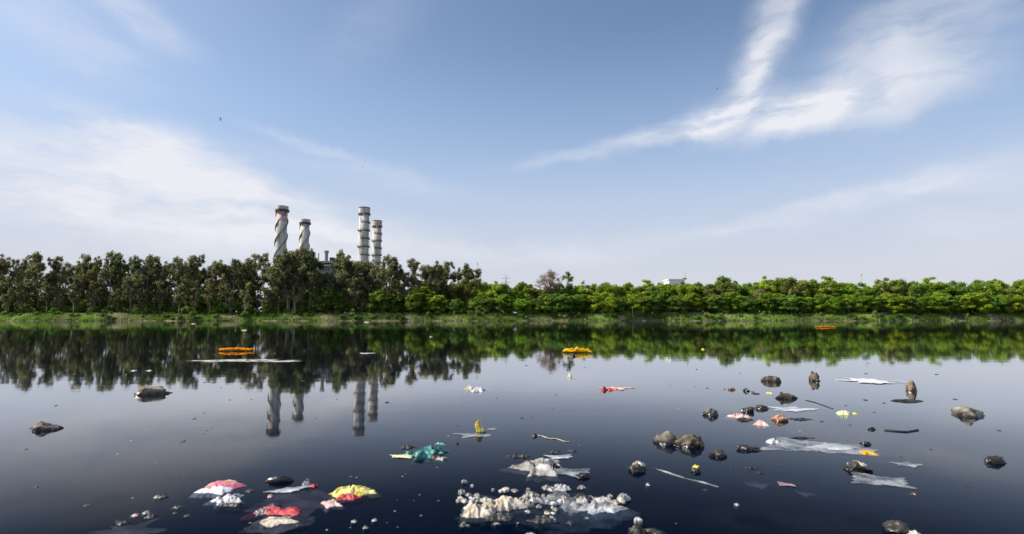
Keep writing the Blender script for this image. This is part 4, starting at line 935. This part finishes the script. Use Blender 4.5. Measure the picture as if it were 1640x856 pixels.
OR = ['leftmost', 'second from left', 'third from left', 'fourth from left', 'fifth from left', 'sixth from left', 'seventh from left', 'eighth from left', 'ninth from left', 'tenth from left', 'eleventh from left', 'twelfth from left', 'thirteenth from left', 'fourteenth from left', 'fifteenth from left', 'sixteenth from left', 'seventeenth from left', 'eighteenth from left', 'nineteenth from left', 'rightmost']
cnt_ = {}
pile.sort(key=lambda t: t[1].location.x)
for m, o in pile:
    lb, ct = names[id(m)]; gp_ = lb.replace('small', 'small,').replace('scrap', 'scraps')
    back_ = o.location.y > 3.0; left_ = o.location.x < .12; kk = (id(m), back_, left_); cnt_[kk] = cnt_.get(kk, -1)+1; lb = lb.replace('in the foreground pile', 'in the %s %s of the pile' % ('far' if back_ else 'near', 'left' if left_ else 'right'))+', '+OR[min(19, cnt_[kk])]; o.name = {'foam': 'foam_scrap', 'rag': 'rag_scrap', 'plastic': 'plastic_scrap', 'scrap': 'dark_scrap'}[ct]; tag(o, lb, ct, gp_)
crumple('cream_scrap', 1021, 846, 13, 8, 3, m_foam, 'cream knob on the dark grey rock at the bottom edge', 'scrap', seed=140, rings=10, segs=24).location.z = .045

# specks
bits = []
for i in range(5):
    mb_ = crumple('debris_speck', 820, 600, 10, 2.2, 3, m_dscrap, None, None, seed=150+i, rings=6, segs=16, outline=.5); bits.append(mb_)
spots = [(985,568,8),(757,579,7),(591,601,6),(843,586,7),(937,589,5),(920,608,4),(836,670,9),(851,669,5),(294,707,13),(461,715,6),(375,717,5),(331,690,6),(340,614,6),(328,613,7),(354,621,5),(387,622,6),(368,641,6),
 (327,662,6),(312,671,9),(338,687,6),(327,695,6),(1116,592,6),(1113,620,5),(1132,622,8),(1160,624,8),(1391,582,5),(1387,599,7),(1400,661,8),(1385,641,12),(1415,646,9),(1355,650,7),(1316,676,7),(1361,681,8),(1288,712,10),(1250,745,12),
 (1159,741,7),(1171,752,7),(1443,732,8),(733,682,7),(720,681,4),(192,767,8),(403,640,5),(262,630,5),(470,600,5),(1185,598,5),(1073,617,4),(1210,631,16),(1205,628,9),(300,826,16),(280,822,12),(402,786,22),(1047,750,8),(1000,585,4),(890,633,6),(885,655,5),
 (540,640,5),(620,645,12),(645,660,5),(505,670,5),(1450,849,14),(1316,675,6),(1130,785,12),(120,600,8),(90,650,9),(40,720,11),(1500,600,8),(1530,640,9),(1600,690,10),(1490,720,9),(1550,780,12),(60,780,10),(140,810,14),(795,638,5),(700,606,5),(660,620,4)]
src = bits[:]; ANC = [(229,633,'tan rock'),(374,561,'left orange garland'),(925,562,'yellow garland'),(762,624,'white plastic bag'),(975,622,'red flowers'),(769,684,'yellow packet'),(1239,610,'brown lumpy rock'),(1308,608,'upright brown rock'),
 (1390,610,'white plastic sheet'),(1093,705,'big rock pair'),(1141,662,'rounded pale rock'),(1249,670,'orange-red brick'),(1355,662,'pale yellow wrapper'),(1378,748,'dark brown rock'),(1152,728,'dark wet rock'),(1240,706,'white folded film'),(680,725,'teal bag'),(865,748,'grey sack'),
 (446,768,'black float'),(350,780,'printed wrapper'),(555,790,'yellow and red bundle'),(440,825,'red cloth'),(1020,752,'brown cream-topped rock'),(442,650,'first chimney reflection'),(480,640,'second chimney reflection'),(576,650,'third chimney reflection'),(600,640,'fourth chimney reflection'),(1440,852,'corner rock'),(218,826,'bright pink scrap'),(60,690,'far left brown rock'),(1560,668,'far right grey rock'),(1600,742,'far right dark rock'),(860,800,'big foreground pile')]; seen = {}
for i, (x, y, wd) in enumerate(spots):
    b = src[i % 5]; p = at(x, y); s = .75*mpp(y)*wd/(mpp(600)*10); o = b.copy(); col.objects.link(o); o.location = (p.x, p.y, 0); o.scale = (s, s*1.2, s*.8); o.rotation_euler.z = random.uniform(-.4, .4)
    an = min(ANC, key=lambda t: (t[0]-x)**2+(2.2*(t[1]-y))**2); dx, dy = x-an[0], y-an[1]
    dr = ('right of' if dx > 0 else 'left of') if abs(dx) > abs(dy)*1.6 else (('above' if dy < 0 else 'below')+(' and right of' if dx > 6 else ' and left of' if dx < -6 else ''))
    kk = (an[2], dr); seen[kk] = seen.get(kk, 0)+1; o_ = ['', 'another, ', 'third, ', 'fourth, ', 'fifth, ', 'sixth, ', 'seventh, ', 'eighth, ', 'ninth, '][min(8, seen[kk]-1)]
    far_ = '' if seen[kk] == 1 else ', %s from it' % ('nearer' if abs(dx)+abs(dy) < 45 else 'farther')
    o.name = 'debris_speck'; tag(o, '%stiny dark speck %s the %s%s' % (o_, dr, an[2], far_), 'debris', 'dark specks of debris floating on the river')
for b in src: bpy.data.objects.remove(b)
fl = crumple('pale_fleck', 820, 600, 7, 2, 3, m_foam, None, None, seed=170, rings=6, segs=16, outline=.6); rr = random.Random(9); ANC.append((860, 720, 'grey sack')); n_f = {}
for i in range(46):
    x = rr.uniform(180, 1460); y = 560+290*rr.random()**.8
    if i > 30: x = rr.uniform(560, 720); y = rr.uniform(745, 850)
    o = fl.copy(); col.objects.link(o); p = at(x, y); s = mpp(y)*rr.uniform(2, 4.5)/(mpp(600)*7); o.location = (p.x, p.y, 0); o.scale = (s, s, s*.6); o.rotation_euler.z = rr.uniform(0, 3); o.name = 'pale_fleck'
    an = min(ANC, key=lambda t: (t[0]-x)**2+(2.2*(t[1]-y))**2); kk = (an[2], x > an[0]); n_f[kk] = n_f.get(kk, 0)+1
    tag(o, '%spale fleck floating to the %s of the %s' % (['', 'second ', 'third ', 'fourth ', 'fifth ', 'sixth ', 'seventh ', 'eighth ', 'ninth ', 'tenth ', 'eleventh ', 'twelfth '][min(11, n_f[kk]-1)], 'right' if kk[1] else 'left', an[2]), 'debris', 'pale flecks floating on the river')
bpy.data.objects.remove(fl)

# ------------------------------------------------------------------ labels for trees and bushes, from their neighbours
marks = [(-173, 'beyond the left photo edge'), (174, 'at the left end of the bank'), (224, 'above the tan rock'), (290, 'left of the orange garland'), (350, 'above the orange garland'), (400, 'just left of the first chimney'), (438, 'below the first chimney'), (474, 'below the second chimney'),
 (510, 'before the grey industrial building'), (556, 'just left of the third chimney'), (577, 'below the third chimney'), (597, 'below the fourth chimney'), (625, 'right of the fourth chimney'), (665, 'where bright green trees begin'), (705, 'at the eucalyptus belt right end'), (765, 'left of the distant pylon'), (815, 'right of the distant pylon'),
 (855, 'around the bare pinkish tree'), (905, 'beyond the yellow garland'), (950, 'beyond the red flowers'), (1020, 'left of the white building'), (1065, 'below the white building'), (1105, 'right of the white building'), (1150, 'far right of the white building'), (1200, 'beyond the brown lumpy rock'), (1250, 'beyond the wedge rock'),
 (1300, 'beyond the right orange garland'), (1350, 'left of the right mast'), (1385, 'right of the right mast'), (1425, 'at the right end of the bank'), (1467, 'beyond the right photo edge')]
def where(px):
    r_ = marks[0][1]
    for a, t in marks:
        if px >= a: r_ = t
    return r_
from collections import defaultdict
bucket = defaultdict(list)
def leafkind(e):
    m = [c for c in e.children if c.name.startswith('crown')][0].data.materials[0]
    return {'bright_leaves': 'bright green', 'dark_leaves': 'dark green', 'olive_leaves': 'olive yellow', 'eucalyptus_leaves': 'grey-green', 'dry_twigs': 'pinkish', 'tan_twigs': 'tan'}[m.name]
for px, Y, e, kind, ty in TREES:
    row = 'front' if Y < 214.5 else 'back' if Y < 227.5 else 'rearmost'
    bucket[(kind, leafkind(e), row, where(px))].append((px, e))
orde = ['leftmost', 'second from left', 'third from left', 'fourth from left', 'fifth from left', 'sixth from left', 'seventh from left', 'eighth from left', 'ninth from left', 'tenth from left', 'eleventh from left', 'twelfth from left', 'thirteenth from left', 'fourteenth from left', 'fifteenth from left', 'sixteenth from left', 'seventeenth from left', 'eighteenth from left', 'nineteenth from left', 'twentieth from left', 'twenty-first from left', 'twenty-second from left', 'rightmost']
word = {'eucalyptus_tree': 'tall eucalyptus', 'young_eucalyptus_tree': 'short eucalyptus', 'broadleaf_tree': 'broadleaf tree', 'bare_tree': 'domed bare-twigged tree', 'slender_tree': 'slender tall tree', 'dry_tree': 'dry brownish tree'}
grp = {'eucalyptus_tree': 'tall eucalyptus trees on the left bank', 'young_eucalyptus_tree': 'short young eucalyptus trees at the bank edge', 'broadleaf_tree': 'rounded broadleaf trees along the right bank', 'bare_tree': None, 'slender_tree': None, 'dry_tree': 'dry brownish trees among the green ones'}
for (kind, lk, row, wh), lst in bucket.items():
    lst.sort(key=lambda t: t[0])
    for i, (px, e) in enumerate(lst):
        q = '' if len(lst) == 1 else ', %s' % (orde[min(i, 22)])
        tag(e, '%s %s, %s row, %s%s' % (lk, word[kind], row, wh, q), 'tree', grp[kind])
bucket = defaultdict(list)
for px, e, dk, s in BUSHES: bucket[(dk, where(px))].append((px, e))
for (dk, wh), lst in bucket.items():
    lst.sort(key=lambda t: t[0])
    for i, (px, e) in enumerate(lst):
        q = '' if len(lst) == 1 else ', %s' % (orde[min(i, 22)])
        tag(e, '%s low bank bush, %s%s' % ('dark green' if dk else 'light green', wh, q), 'bush', 'low bushes on the far bank')

bucket = defaultdict(list)
for px, e in UNDER: bucket[where(px)].append((px, e))
for wh, lst in bucket.items():
    lst.sort(key=lambda t: t[0])
    for i, (px, e) in enumerate(lst):
        q = '' if len(lst) == 1 else ', %s' % (orde[min(i, 22)])
        tag(e, 'dark shrub beneath the crowns, %s%s' % (wh, q), 'shrub', 'dark shrubs beneath the tree crowns')
